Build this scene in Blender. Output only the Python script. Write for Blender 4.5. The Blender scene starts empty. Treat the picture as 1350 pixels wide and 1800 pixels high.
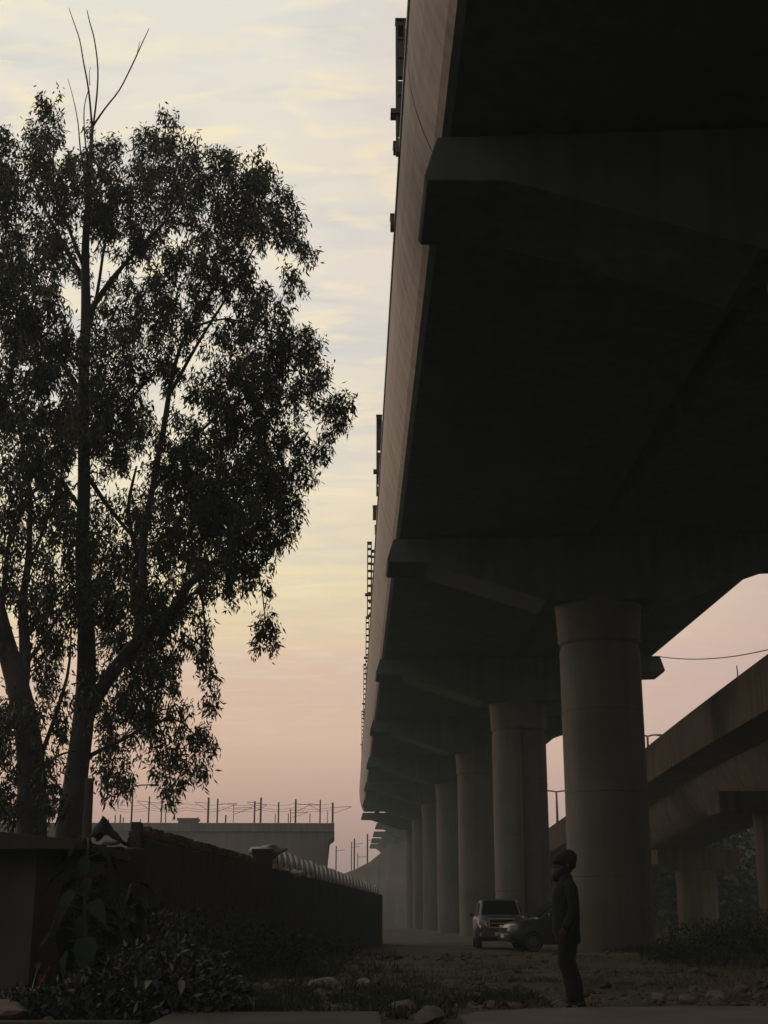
import bpy, bmesh, math, random
import numpy as np
from mathutils import Vector, Matrix, Euler, noise
R = math.radians
C = bpy.context.scene.collection
scene = bpy.context.scene
PI = math.pi

# ------------------------------------------------------------------ camera
F = 2385.0; TILT = R(16.73); YAW = R(1.29); CH = 0.95
cam_d = bpy.data.cameras.new('camera'); cam = bpy.data.objects.new('camera', cam_d); C.objects.link(cam)
cam_d.sensor_fit = 'HORIZONTAL'; cam_d.sensor_width = 36; cam_d.lens = 36 * F / 1350
cam_d.clip_end = 3000; cam_d.clip_start = 0.1
cam.location = (0, 0, CH); cam.rotation_euler = (PI / 2 + TILT, 0, -YAW)
scene.camera = cam
CM = Euler((PI / 2 + TILT, 0, -YAW)).to_matrix()

def at(px, py, d):
    """world point on the plane Y = d that the photograph shows at px, py"""
    v = CM @ Vector(((px - 675) / F, (900 - py) / F, -1.0))
    s = d / v.y
    return Vector((v.x * s, d, CH + v.z * s))

# ------------------------------------------------------------------ world
W = bpy.data.worlds.new('World'); scene.world = W; W.use_nodes = True
nt = W.node_tree; nt.nodes.clear()
def N(t, **k):
    n = nt.nodes.new(t)
    for a, b in k.items(): setattr(n, a, b)
    return n
def L(a, b): nt.links.new(a, b)
def M(op, a, b=None, c=None, clamp=False):
    n = N('ShaderNodeMath', operation=op); n.use_clamp = clamp
    for i, v in enumerate((a, b, c)):
        if v is None: continue
        if isinstance(v, (int, float)): n.inputs[i].default_value = v
        else: L(v, n.inputs[i])
    return n.outputs[0]
def MIX(f, a, b, bt='MIX'):
    n = N('ShaderNodeMix', data_type='RGBA', blend_type=bt)
    for i, v in ((0, f), (6, a), (7, b)):
        if isinstance(v, (int, float, tuple)): n.inputs[i].default_value = v
        else: L(v, n.inputs[i])
    return n.outputs[2]
def srgb(r, g, b):
    f = lambda c: c / 12.92 if c <= .04045 else ((c + .055) / 1.055) ** 2.4
    return (f(r), f(g), f(b), 1)
SUN_AZ = R(-48)                                  # measured from +Y towards +X
tc = N('ShaderNodeTexCoord'); sx = N('ShaderNodeSeparateXYZ'); L(tc.outputs['Generated'], sx.inputs[0])
el = M('MAXIMUM', sx.outputs[2], 0.0)
ramp = N('ShaderNodeValToRGB'); L(el, ramp.inputs[0])
stops = [(0.0, (.66, .535, .53)), (.045, (.715, .58, .56)), (.085, (.785, .65, .605)), (.126, (.86, .73, .645)),
         (.160, (.855, .73, .655)), (.180, (.875, .75, .665)), (.207, (.925, .84, .68)), (.247, (.935, .875, .715)), (.30, (.925, .88, .77)),
         (.37, (.90, .87, .80)), (.44, (.90, .87, .815)), (.53, (.91, .875, .815)), (.61, (.90, .88, .835)), (.72, (.62, .66, .70)), (1.0, (.36, .44, .50))]
cr = ramp.color_ramp
while len(cr.elements) > 1: cr.elements.remove(cr.elements[-1])
for i, (p, c) in enumerate(stops):
    e = cr.elements[0] if i == 0 else cr.elements.new(p)
    e.position = p; e.color = srgb(*c)
# thin cloud on a high sheet
zz = M('ADD', el, 0.12)
cx_ = M('DIVIDE', sx.outputs[0], zz); cy_ = M('DIVIDE', sx.outputs[1], zz)
cmb = N('ShaderNodeCombineXYZ'); L(M('ADD', cx_, M('MULTIPLY', cy_, .35)), cmb.inputs[0]); L(M('MULTIPLY', cy_, 2.4), cmb.inputs[1])
n1 = N('ShaderNodeTexNoise'); n1.inputs['Scale'].default_value = 3.4; n1.inputs['Detail'].default_value = 6; n1.inputs['Distortion'].default_value = .9
n2 = N('ShaderNodeTexNoise'); n2.inputs['Scale'].default_value = 8.5; n2.inputs['Detail'].default_value = 5; n2.inputs['Distortion'].default_value = .5
L(cmb.outputs[0], n1.inputs['Vector']); L(cmb.outputs[0], n2.inputs['Vector'])
a1 = M('MULTIPLY', M('SUBTRACT', n1.outputs[0], .47), 6.5, clamp=True)
a2 = M('MULTIPLY', M('SUBTRACT', n2.outputs[0], .51), 6.0, clamp=True)
hi = M('MULTIPLY', M('SUBTRACT', el, .10), 3.5, clamp=True)
col = MIX(M('MULTIPLY', a1, M('MULTIPLY', hi, .62)), ramp.outputs[0], srgb(.795, .805, .80))
col = MIX(M('MULTIPLY', a2, M('MULTIPLY', hi, .7)), col, srgb(.985, .92, .76))
# faint level bands nearer the horizon
cb = N('ShaderNodeCombineXYZ'); L(M('MULTIPLY', sx.outputs[0], 2.2), cb.inputs[0]); L(M('MULTIPLY', sx.outputs[2], 34), cb.inputs[1]); L(M('MULTIPLY', sx.outputs[1], 1.5), cb.inputs[2])
n5 = N('ShaderNodeTexNoise'); n5.inputs['Scale'].default_value = 1.0; n5.inputs['Detail'].default_value = 4; n5.inputs['Distortion'].default_value = .4; L(cb.outputs[0], n5.inputs['Vector'])
a5 = M('MULTIPLY', M('SUBTRACT', n5.outputs[0], .47), 5, clamp=True)
lo = M('MULTIPLY', M('SUBTRACT', el, .10), 9, clamp=True); lo2 = M('MULTIPLY', M('SUBTRACT', .34, el), 9, clamp=True)
col = MIX(M('MULTIPLY', a5, M('MULTIPLY', M('MULTIPLY', lo, lo2), .38)), col, srgb(.80, .70, .665))
# pinker low down away from the glow; light falls off smoothly round the sky away from the sunset
hx = M('SQRT', M('ADD', M('MULTIPLY', sx.outputs[0], sx.outputs[0]), M('MULTIPLY', sx.outputs[1], sx.outputs[1])))
dt = M('DIVIDE', M('ADD', M('MULTIPLY', sx.outputs[0], math.sin(SUN_AZ)), M('MULTIPLY', sx.outputs[1], math.cos(SUN_AZ))), M('MAXIMUM', hx, .001))
k = M('MULTIPLY', M('ADD', dt, 1.0), .5)
low = M('SUBTRACT', 1.0, M('MULTIPLY', el, 1.15), clamp=True)
kk = M('ADD', M('MULTIPLY', M('POWER', k, 2.3), low), M('MULTIPLY', M('SUBTRACT', 1.0, low), .75))
fall = M('ADD', .02, M('MULTIPLY', M('MINIMUM', M('MULTIPLY', kk, 1.75), 1.0), .98))
pk = M('MULTIPLY', M('SUBTRACT', .86, k, clamp=True), 6.0, clamp=True)
col = MIX(M('MULTIPLY', pk, .8), col, srgb(.83, .71, .69))
vm = N('ShaderNodeVectorMath', operation='SCALE'); L(col, vm.inputs[0]); L(fall, vm.inputs['Scale'])
bg1 = N('ShaderNodeBackground'); L(vm.outputs[0], bg1.inputs[0]); bg1.inputs[1].default_value = 1.0
sky = N('ShaderNodeTexSky', sky_type='NISHITA'); sky.sun_disc = False; sky.sun_elevation = R(2.0); sky.sun_rotation = SUN_AZ
sky.air_density = 1.5; sky.dust_density = 4
bg2 = N('ShaderNodeBackground'); L(sky.outputs[0], bg2.inputs[0]); bg2.inputs[1].default_value = 0.05
ad = N('ShaderNodeAddShader'); L(bg1.outputs[0], ad.inputs[0]); L(bg2.outputs[0], ad.inputs[1])
wo = N('ShaderNodeOutputWorld'); L(ad.outputs[0], wo.inputs[0])

sl = bpy.data.lights.new('sun', 'SUN'); so = bpy.data.objects.new('sun', sl); C.objects.link(so)
sl.energy = 0.6; sl.angle = R(12); sl.color = (1.0, .76, .60)
sel = R(4); sd = Vector((math.sin(SUN_AZ) * math.cos(sel), math.cos(SUN_AZ) * math.cos(sel), math.sin(sel)))
so.rotation_euler = sd.to_track_quat('Z', 'Y').to_euler()
vs = scene.view_settings; vs.view_transform = 'Standard'; vs.look = 'None'; vs.exposure = 0; vs.gamma = 1; vs.use_curve_mapping = False
scene.cycles.max_bounces = 6; scene.cycles.diffuse_bounces = 4; scene.cycles.volume_bounces = 1
scene.cycles.volume_step_rate = 4

# ------------------------------------------------------------------ helpers
def tag(o, label=None, cat=None, group=None, kind=None):
    if label: o['label'] = label
    if cat: o['category'] = cat
    if group: o['group'] = group
    if kind: o['kind'] = kind
    return o
def empty(name, loc=(0, 0, 0), rz=0, label=None, cat=None, group=None):
    o = bpy.data.objects.new(name, None); C.objects.link(o); o.location = loc; o.rotation_euler = (0, 0, rz)
    return tag(o, label, cat, group)
def link(name, me, mat=None, parent=None, loc=None, rot=None):
    o = bpy.data.objects.new(name, me); C.objects.link(o)
    if mat and not me.materials: me.materials.append(mat)
    if parent: o.parent = parent
    if loc is not None: o.location = loc
    if rot is not None: o.rotation_euler = rot
    return o
def mesh(name, v, f, smooth=False):
    me = bpy.data.meshes.new(name); me.from_pydata([tuple(p) for p in v], [], f); me.update()
    if smooth: me.polygons.foreach_set('use_smooth', [True] * len(me.polygons))
    return me
def from_bm(name, bm, smooth=False):
    bmesh.ops.recalc_face_normals(bm, faces=bm.faces)
    me = bpy.data.meshes.new(name); bm.to_mesh(me); bm.free()
    if smooth: me.polygons.foreach_set('use_smooth', [True] * len(me.polygons))
    return me
class MB:
    def __init__(s): s.v = []; s.f = []
    def add(s, v, f):
        n = len(s.v); s.v += [tuple(p) for p in v]; s.f += [tuple(i + n for i in q) for q in f]
    def box(s, x0, x1, y0, y1, z0, z1, m=None):
        v = [Vector(p) for p in ((x0,y0,z0),(x1,y0,z0),(x1,y1,z0),(x0,y1,z0),(x0,y0,z1),(x1,y0,z1),(x1,y1,z1),(x0,y1,z1))]
        if m: v = [m @ p for p in v]
        s.add(v, [(0,3,2,1),(4,5,6,7),(0,1,5,4),(1,2,6,5),(2,3,7,6),(3,0,4,7)])
    def tube(s, pts, rad, n=8, cap=True):
        pts = [Vector(p) for p in pts]
        if not hasattr(rad, '__len__'): rad = [rad] * len(pts)
        rings = []
        u = None
        for i, p in enumerate(pts):
            t = (pts[min(i+1, len(pts)-1)] - pts[max(i-1, 0)]).normalized()
            if u is None: u = t.orthogonal().normalized()
            else: u = (u - t * u.dot(t)).normalized()
            w = t.cross(u)
            rings.append([p + (u * math.cos(2*PI*j/n) + w * math.sin(2*PI*j/n)) * rad[i] for j in range(n)])
        s.loft(rings, cap)
    def loft(s, rings, cap=True, closed=True):
        n = len(rings[0]); v = [p for r in rings for p in r]; f = []
        m = n if closed else n - 1
        for i in range(len(rings) - 1):
            for j in range(m):
                a = i*n + j; b = i*n + (j+1) % n
                f.append((a, b, b + n, a + n))
        if cap and closed:
            f.append(tuple(range(n))[::-1]); f.append(tuple((len(rings)-1)*n + j for j in range(n)))
        s.add(v, f)
    def me(s, name, smooth=False):
        return mesh(name, s.v, s.f, smooth)
    def obj(s, name, mat, parent=None, smooth=False, loc=None, rot=None):
        return link(name, s.me(name, smooth), mat, parent, loc, rot)
def auto_smooth(o, ang=40):
    me = o.data
    me.polygons.foreach_set('use_smooth', [True] * len(me.polygons))
    try: me.set_sharp_from_angle(angle=R(ang))
    except Exception: pass
def bevel(o, w=.02, seg=2, ang=30):
    bm = bmesh.new(); bm.from_mesh(o.data)
    ed = [e for e in bm.edges if e.is_manifold and e.calc_face_angle(0) > R(ang)]
    bmesh.ops.bevel(bm, geom=ed, offset=w, segments=seg, affect='EDGES', profile=.6)
    bm.to_mesh(o.data); bm.free()
def lathe(mb, prof, n=32, m=None):
    rings = []
    for r, z in prof:
        ring = [Vector((r*math.cos(2*PI*j/n), r*math.sin(2*PI*j/n), z)) for j in range(n)]
        if m: ring = [m @ p for p in ring]
        rings.append(ring)
    mb.loft(rings)
def fbm(x, y, z=0, o=4): return noise.fractal(Vector((x, y, z)), 1.0, 2.0, o)

# ------------------------------------------------------------------ materials
def mat(name, base, rough=.85, var=.35, scale=1.2, streak=0, bump=.2, bscale=18, col2=None, metal=0, spec=.3, dist=.01, fine=0, joints=None):
    m = bpy.data.materials.new(name); m.use_nodes = True; t = m.node_tree; t.nodes.clear()
    def n(ty, **k):
        q = t.nodes.new(ty)
        for a, b in k.items(): setattr(q, a, b)
        return q
    out = n('ShaderNodeOutputMaterial'); bs = n('ShaderNodeBsdfPrincipled'); t.links.new(bs.outputs[0], out.inputs[0])
    bs.inputs['Roughness'].default_value = rough; bs.inputs['Metallic'].default_value = metal
    bs.inputs['Specular IOR Level'].default_value = spec
    ge = n('ShaderNodeNewGeometry')
    mp = n('ShaderNodeMapping'); t.links.new(ge.outputs['Position'], mp.inputs[0])
    ns = n('ShaderNodeTexNoise'); ns.inputs['Scale'].default_value = scale; ns.inputs['Detail'].default_value = 7; ns.inputs['Roughness'].default_value = .6
    t.links.new(mp.outputs[0], ns.inputs['Vector'])
    rp = n('ShaderNodeValToRGB'); t.links.new(ns.outputs[0], rp.inputs[0])
    c2 = col2 if col2 else tuple(c * (1 - var) for c in base)
    rp.color_ramp.elements[0].position = .33; rp.color_ramp.elements[0].color = (*c2, 1)
    rp.color_ramp.elements[1].position = .68; rp.color_ramp.elements[1].color = (*base, 1)
    colr = rp.outputs[0]
    if streak:
        m2 = n('ShaderNodeMapping'); m2.inputs['Scale'].default_value = (3.2, 3.2, .16); t.links.new(ge.outputs['Position'], m2.inputs[0])
        n3 = n('ShaderNodeTexNoise'); n3.inputs['Scale'].default_value = 1.0; n3.inputs['Detail'].default_value = 5; t.links.new(m2.outputs[0], n3.inputs['Vector'])
        mr = n('ShaderNodeMapRange'); mr.inputs[1].default_value = .4; mr.inputs[2].default_value = .65; mr.inputs[3].default_value = 1; mr.inputs[4].default_value = 1 - streak
        t.links.new(n3.outputs[0], mr.inputs[0])
        v = n('ShaderNodeVectorMath', operation='SCALE'); t.links.new(colr, v.inputs[0]); t.links.new(mr.outputs[0], v.inputs['Scale']); colr = v.outputs[0]
    if fine:
        n4 = n('ShaderNodeTexNoise'); n4.inputs['Scale'].default_value = 40; n4.inputs['Detail'].default_value = 4; t.links.new(mp.outputs[0], n4.inputs['Vector'])
        mr = n('ShaderNodeMapRange'); mr.inputs[1].default_value = .3; mr.inputs[2].default_value = .7; mr.inputs[3].default_value = 1 - fine; mr.inputs[4].default_value = 1 + fine
        t.links.new(n4.outputs[0], mr.inputs[0])
        v = n('ShaderNodeVectorMath', operation='SCALE'); t.links.new(colr, v.inputs[0]); t.links.new(mr.outputs[0], v.inputs['Scale']); colr = v.outputs[0]
    hgt = None
    if bump:
        nb = n('ShaderNodeTexNoise'); nb.inputs['Scale'].default_value = bscale; nb.inputs['Detail'].default_value = 5
        t.links.new(mp.outputs[0], nb.inputs['Vector']); bu = n('ShaderNodeBump'); bu.inputs['Strength'].default_value = bump; bu.inputs['Distance'].default_value = dist
        t.links.new(nb.outputs[0], bu.inputs['Height']); t.links.new(bu.outputs[0], bs.inputs['Normal'])
    t.links.new(colr, bs.inputs['Base Color'])
    return m
CONC = mat('concrete', (.075, .104, .097), .9, .35, .55, streak=.3, bump=.35, bscale=9, fine=.08)  # shade under the deck is put into this dark greenish base colour
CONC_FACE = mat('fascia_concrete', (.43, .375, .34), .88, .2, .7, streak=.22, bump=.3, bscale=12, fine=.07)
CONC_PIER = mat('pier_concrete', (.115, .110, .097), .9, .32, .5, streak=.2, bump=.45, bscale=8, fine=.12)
CONC_OLD = mat('weathered_concrete', (.115, .095, .065), .93, .45, .4, streak=.45, bump=.4, bscale=7, fine=.1)
CONC_FAR = mat('far_concrete', (.14, .115, .115), .9, .3, .3, streak=.3)
STEEL = mat('painted_steel', (.035, .033, .034), .6, .4, 3, metal=0, spec=.4)
GALV = mat('galvanised_steel', (.12, .12, .125), .5, .3, 4, spec=.5)
BARK = mat('pale_bark', (.075, .078, .076), .9, .5, 1.4, streak=.45, bump=.5, bscale=14, dist=.02)
TWIG = mat('dark_bark', (.05, .043, .036), .9, .4, 2)
LEAF = mat('leaf_green', (.028, .042, .02), .6, .45, 1.1, bump=0, spec=.3)
LEAF2 = mat('bush_leaf', (.015, .026, .014), .42, .5, 2.2, bump=.15, spec=.5)
LEAFP = mat('glossy_leaf', (.014, .024, .016), .8, .4, 5, bump=.3, bscale=20, spec=.12)
SOIL = mat('soil', (.068, .055, .028), .97, .5, .8, bump=.8, bscale=11, fine=.25, dist=.04, col2=(.014, .018, .010))
PAVE = mat('cast_concrete', (.095, .088, .068), .9, .35, .9, bump=.4, bscale=20, fine=.18)
STONE = mat('rubble_stone', (.095, .085, .068), .92, .7, 1.7, bump=.6, bscale=16, fine=.2, dist=.02)
PALE = mat('pale_stone', (.16, .145, .125), .9, .4, 2.5, bump=.5, bscale=16, fine=.2)
GRASS = mat('dry_grass', (.075, .068, .028), .85, .45, .6, bump=0)
WEED = mat('weed_green', (.026, .04, .018), .8, .4, .8, bump=0)
PLAST = mat('plastered_wall', (.07, .075, .072), .93, .45, .8, streak=.4, bump=.5, bscale=10, fine=.1)
BRICKM = mat('brick', (.085, .052, .038), .93, .45, 3.5, bump=.5, bscale=25, fine=.15)
MORT = mat('mortared_brick_wall', (.036, .040, .033), .95, .45, 2, streak=.4, bump=.7, bscale=10, dist=.03)
TIN = mat('weathered_sheet', (.22, .215, .21), .55, .5, 1.4, bump=.2, spec=.5)
SACK = mat('pale_sack', (.42, .39, .34), .85, .3, 6, bump=.5)
TARP = mat('dark_tarpaulin', (.012, .014, .014), .9, .4, 2, bump=.4, spec=.1)
WOODM = mat('old_wood', (.042, .034, .027), .9, .4, 3, streak=.4, bump=.5)
RED = mat('red_petals', (.09, .006, .005), .6, .2, 8, bump=0)
CARG = mat('dark_green_paint', (.022, .03, .028), .28, .1, 2, bump=0, spec=.6)
CARS = mat('grey_paint', (.05, .05, .052), .3, .1, 2, bump=0, spec=.6)
GLASS = mat('tinted_glass', (.006, .008, .008), .08, .1, 1, bump=0, spec=.6)
TYRE = mat('rubber', (.012, .012, .012), .85, .2, 9)
RIM = mat('wheel_alloy', (.12, .12, .12), .4, .2, 4, metal=.6)
TAIL = mat('red_lens', (.30, .07, .06), .2, .1, 9, bump=0, spec=.7)
LENS = mat('pinkish_lens', (.6, .42, .40), .15, .1, 9, bump=0, spec=.8)  # pinkish base colour shared by all pale lamp lenses
CHROME = mat('chrome', (.55, .5, .48), .2, .1, 4, bump=0, metal=.8)
PLATE = mat('number_plate', (.5, .48, .44), .5, .1, 4, bump=0)
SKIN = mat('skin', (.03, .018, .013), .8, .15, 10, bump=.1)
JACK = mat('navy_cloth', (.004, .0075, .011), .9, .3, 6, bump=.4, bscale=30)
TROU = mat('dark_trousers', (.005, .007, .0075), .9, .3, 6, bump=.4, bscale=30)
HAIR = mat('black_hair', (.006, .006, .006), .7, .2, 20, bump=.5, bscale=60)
SHOE = mat('shoe_leather', (.014, .013, .012), .5, .2, 9)

# ------------------------------------------------------------------ ground
def sstep(a, b, x):
    t = min(1, max(0, (x - a) / (b - a))); return t*t*(3 - 2*t)
def gh(x, y):
    z = .05 * fbm(x*.35, y*.35) + .025 * fbm(x*1.3, y*1.3, 3)
    near = sstep(17.0, 19.5, y)
    z *= .45 + .55 * near
    z += 1.25 * math.exp(-((x - 12.4)/3.0)**2 - ((y - 36.5)/2.2)**2) * (1 + .35*fbm(x*.9, y*.9, 7))
    z += .8 * math.exp(-((x - 19)/4.5)**2 - ((y - 45)/3)**2) * (1 + .35*fbm(x*.9, y*.9, 9))
    z += .22 * math.exp(-((x - 6.3)/4)**2 - ((y - 33)/2.5)**2)
    z += .16 * math.exp(-((x + .2)/2.1)**2 - ((y - 18.2)/1.3)**2) * (1 + .5*fbm(x*1.5, y*1.5, 5))
    z += .35 * sstep(-1.6, -3.5, x - (y-20)*.06) * sstep(40, 25, y) * sstep(14, 17, y)
    if y < 15.9 and x > .9: z = min(z, .02)
    if y < 14.6 and -2 < x < .4: z = min(z, .05)
    return z
xs = list(np.concatenate([np.linspace(-900, -60, 12), np.linspace(-50, -9, 20), np.linspace(-8.5, 16, 190), np.linspace(16.5, 60, 40), np.linspace(75, 900, 12)]))
ys = list(np.concatenate([np.linspace(-300, 4, 8), np.linspace(8, 13, 8), np.linspace(13.15, 24, 120), np.linspace(24.3, 62, 110), np.linspace(64, 120, 20), np.linspace(140, 1500, 20)]))
v = [(x, y, gh(x, y) if (-60 < x < 60 and 8 < y < 130) else 0) for y in ys for x in xs]
nx = len(xs)
f = [(j*nx+i, j*nx+i+1, (j+1)*nx+i+1, (j+1)*nx+i) for j in range(len(ys)-1) for i in range(nx-1)]
g = link('ground', mesh('ground', v, f, True), SOIL); tag(g, kind='structure')

rnd = random.Random(5)
def slab(name, outline, z0, z1, m):
    bm = bmesh.new(); vs_ = [bm.verts.new((x, y, z1)) for x, y in outline]; fc = bm.faces.new(vs_)
    r = bmesh.ops.extrude_face_region(bm, geom=[fc]); bmesh.ops.translate(bm, vec=(0, 0, z0 - z1), verts=[q for q in r['geom'] if isinstance(q, bmesh.types.BMVert)])
    o = link(name, from_bm(name, bm), m); return o
pr = random.Random(2)
def rough_edge(pts, amp, n):
    out = []
    for i in range(len(pts)-1):
        (x0, y0), (x1, y1) = pts[i], pts[i+1]
        for q in range(n): t = q/n; out.append((x0+(x1-x0)*t, y0+(y1-y0)*t + pr.uniform(-amp, amp)))
    return out
p = slab('pavement', [(14, 3), (14, 15.7)] + rough_edge([(14, 15.75), (6.4, 15.75), (3.3, 15.7), (2.0, 15.35), (1.3, 14.8), (1.05, 14.1)], .06, 14) + [(1.0, 3)], -.1, .045, PAVE); tag(p, kind='structure')
SLABM = mat('dark_concrete', (.055, .058, .048), .9, .4, 1.4, bump=.5, bscale=18, fine=.2)  # darker, greener concrete for the left slab and kerb
p = slab('pavement_kerb', [(-1.85, 3), (.26, 3), (.27, 14.2), (-1.75, 14.15)], -.1, .09, SLABM); tag(p, kind='structure'); bevel(p, .02)
p = slab('kerb_strip', [(-4.6, 13.75), (-2.0, 13.75), (-2.0, 13.95), (-4.6, 13.95)], -.1, .03, SLABM); tag(p, kind='structure'); bevel(p, .02)

# ------------------------------------------------------------------ viaduct piers and crossheads
SKEW = R(-4.5); PX = 7.55
PC = [18.45, 41.0, 62.1, 83.3] + [83.3 + 21.3*i for i in range(1, 9)]
def ztop(d): return 12.25 + .009 * max(0, d - 42)
LONG = 8
ords = ['', 'nearest whole', 'second', 'third', 'fourth', 'fifth', 'sixth', 'seventh']
plabels = ['concrete pier at the right edge of the picture holding up the nearest crosshead',
           'thickest round concrete pier, standing whole behind the man in the dark jacket',
           'round concrete pier with a drain pipe, standing behind the parked cars',
           'round concrete pier just left of the one with the drain pipe',
           'round concrete pier second to the left of the one with the drain pipe',
           'hazy round concrete pier third to the left of the one with the drain pipe',
           'hazy round pier fourth to the left of the one with the drain pipe']
def sweep_xz(mb, prof, y0, y1, shear=0):
    rings = [[Vector((x, y - shear*x, z)) for x, z in prof] for y in (y0, y1)]
    mb.loft(rings)
for k_, c in enumerate(PC):
    zt = ztop(c)
    zb = zt - 2.85
    lab = plabels[k_] if k_ < len(plabels) else 'far hazy concrete pier low in the haze beneath the viaduct'
    t = empty('viaduct_pier', (PX, c, 0), 0, lab, 'pier', 'round piers holding up the viaduct')
    mb = MB(); rg = []
    for z_ in np.arange(2.1, zb - 1.0, 2.4): rg += [(1.225, z_), (1.212, z_+.012), (1.212, z_+.035), (1.225, z_+.047)]
    lathe(mb, [(1.225, -.5)] + rg + [(1.225, zb - .55), (1.18, zb - .53), (1.18, zb - .42), (1.22, zb - .4), (1.22, zb-.1)], 48)
    o = mb.obj('shaft', CONC_PIER, t); auto_smooth(o, 30)
    mb = MB(); n = 48; rings = []
    for q in range(7):
        s = q/6; e = s*s
        rx = 1.26 + .09*e; ry = 1.26 - .22*s
        rings.append([Vector((rx*math.cos(2*PI*j/n), ry*math.sin(2*PI*j/n), zb - .35 + 1.3*s)) for j in range(n)])
    mb.loft(rings); o = mb.obj('capital', CONC_PIER, t); auto_smooth(o, 30)
    hw = 6.45 if k_ < LONG else 4.4
    prof = [(-hw + .10, zt), (-hw - .10, zt - .66), (-hw - .05, zt - .74), (-hw + 1.15, zt - .78), (-1.7, zt - 2.0), (1.7, zt - 2.0), (hw - 1.15, zt - .78), (hw + .05, zt - .74), (hw + .10, zt - .66), (hw - .10, zt)]
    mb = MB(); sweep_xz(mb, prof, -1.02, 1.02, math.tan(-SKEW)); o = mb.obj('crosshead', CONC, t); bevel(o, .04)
    # bearing pedestals between crosshead and girders
    for sx_ in (-4.6, -1.5, 1.5, 4.6):
        if abs(sx_) > hw - .5: continue
        for sy in (-.5, .5):
            mb = MB(); yo = -sx_*math.tan(-SKEW); mb.box(sx_-.3, sx_+.3, sy-.25+yo, sy+.25+yo, zt, zt+.16); mb.obj('bearing', STEEL, t)
    if k_ == 2:
        mb = MB(); a = R(-83 - 0); px_, py_ = 1.34*math.cos(R(-93)), 1.34*math.sin(R(-93))
        mb.tube([(px_, py_, 0), (px_, py_, zb - .3)], .085, 10)
        o = mb.obj('drain_pipe', mat('pvc_pipe', (.04, .04, .038), .7), t, True)
        for z in (1.5, 4.5, 7.5):
            mb = MB(); mb.box(px_-.13, px_+.13, py_-.02, py_+.16, z, z+.08); mb.obj('pipe_clamp', STEEL, t)
# ------------------------------------------------------------------ deck
deck = empty('viaduct_deck', (0, 0, 0), 0, 'long twin girder concrete viaduct deck running away overhead with pale leaning parapet', 'viaduct')
DG = .17
def girder_prof(side, zt):
    # outer face leans out and up; hollow U
    z = zt + DG
    P = [(1.42, z), (1.30, z + .05), (1.20, z + .18), (1.06, z + .55), (.94, z + .95), (.86, z + 1.35), (.82, z + 1.8), (.80, z + 2.3),
         (.80, z + 2.32), (1.12, z + 2.32), (1.12, z + 1.5), (1.7, z + .4), (6.6, z + .4), (7.1, z + .9), (7.542, z + .9), (7.542, z + .6), (7.40, z + .5), (7.30, z)]
    if side: P = [(2*PX - x, q) for x, q in P][::-1]
    return P
ends = [-3.2] + PC[:LONG]
for i in range(len(ends) - 1):
    y0, y1 = ends[i] + .025, ends[i+1] - .025
    off = math.tan(-SKEW)
    for side in (0, 1):
        rings = []
        for y in (y0, y1):
            zt = ztop(y)
            rings.append([Vector((x, y - (x - PX) * off, z)) for x, z in girder_prof(side, zt)])
        # rings use skewed ends so the joints sit over the crossheads
        mb = MB(); mb.loft(rings)
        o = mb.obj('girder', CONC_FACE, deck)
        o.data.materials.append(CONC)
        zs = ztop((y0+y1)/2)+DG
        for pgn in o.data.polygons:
            if pgn.normal.z < -.75 or 2 < pgn.center.x < 13 or pgn.normal.x * (-1 if side == 0 else 1) < 0: pgn.material_index = 1  # underside and inner faces get the concrete with shade painted in
        # lengthwise drip groove and coping on the parapet
    rings = []
    for y in (y0, y1):
        z = ztop(y) + DG + 2.32
        rings.append([Vector((x, y - (x-PX)*off, zz_)) for x, zz_ in ((.775, z-.16), (.775, z+.03), (1.15, z+.03), (1.15, z-.16), (1.12, z - .16), (1.12, z+.002), (.80, z+.002), (.80, z-.16))])
    mb = MB(); mb.loft(rings); mb.obj('coping', CONC_FACE, deck)
    # box girder cells between webs: cross ribs seen on the soffit
    for q in range(1, 1):
        pass
# ------------------------------------------------------------------ masts along the parapet
def lattice_mast(loc, h, w, solid, label, grp):
    t = empty('lattice_mast', loc, 0, label, 'mast', grp)
    mb = MB(); mb.box(-w/2, -w/2+.045, -.09, .09, 0, h); mb.obj('leg', STEEL, t)
    mb = MB(); mb.box(w/2-.045, w/2, -.09, .09, 0, h); mb.obj('leg', STEEL, t)
    n = int(h/.36)
    for i in range(n+1):
        z = i*h/n
        mb = MB(); hh = .1 if not solid else (.37 if i % 3 else .30)
        mb.box(-w/2+.04, w/2-.04, -.07, .07, min(z, h-hh), min(z, h-hh) + hh); mb.obj('batten', STEEL, t)
    mb = MB(); mb.box(-w/2-.01, w/2+.01, -.11, .11, h, h+.03); mb.obj('cap', STEEL, t)
    mb = MB(); mb.box(-w/2-.1, w/2, -.13, .13, h*.28, h*.28+.1); mb.obj('bracket', STEEL, t)
    return t
mast_spec = [(704, 40, 22.3, .19), (666.5, 732, 43.6, .19), (649.5, 954, 63.5, .22), (646, 1085, 80.5, .22), (641.5, 1168, 101, .22), (638, 1250, 128, .25)]
mlab = ['dark steel mast rising beside the viaduct parapet at the top of the picture', 'dark steel mast on the parapet, second one down the viaduct edge',
        'taller ladder-like mast on the parapet beside a shorter one, half way down', 'ladder-like mast on the parapet just below the paired masts',
        'small ladder-like mast low on the hazy end of the parapet', 'smallest mast at the far hazy end of the parapet']
for (px, py, d, w), lb in zip(mast_spec, mlab):
    top = at(px, py, d); zb = ztop(d) + DG + 2.2
    X = top.x
    t = lattice_mast((X, d, zb), top.z - zb, w, d < 50, lb, 'steel masts along the viaduct parapet')
    mb = MB(); mb.box(min(0, .95-X), max(.1, .95 - X), -.08, .08, .04, .2); mb.obj('foot_plate', STEEL, t)
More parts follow.
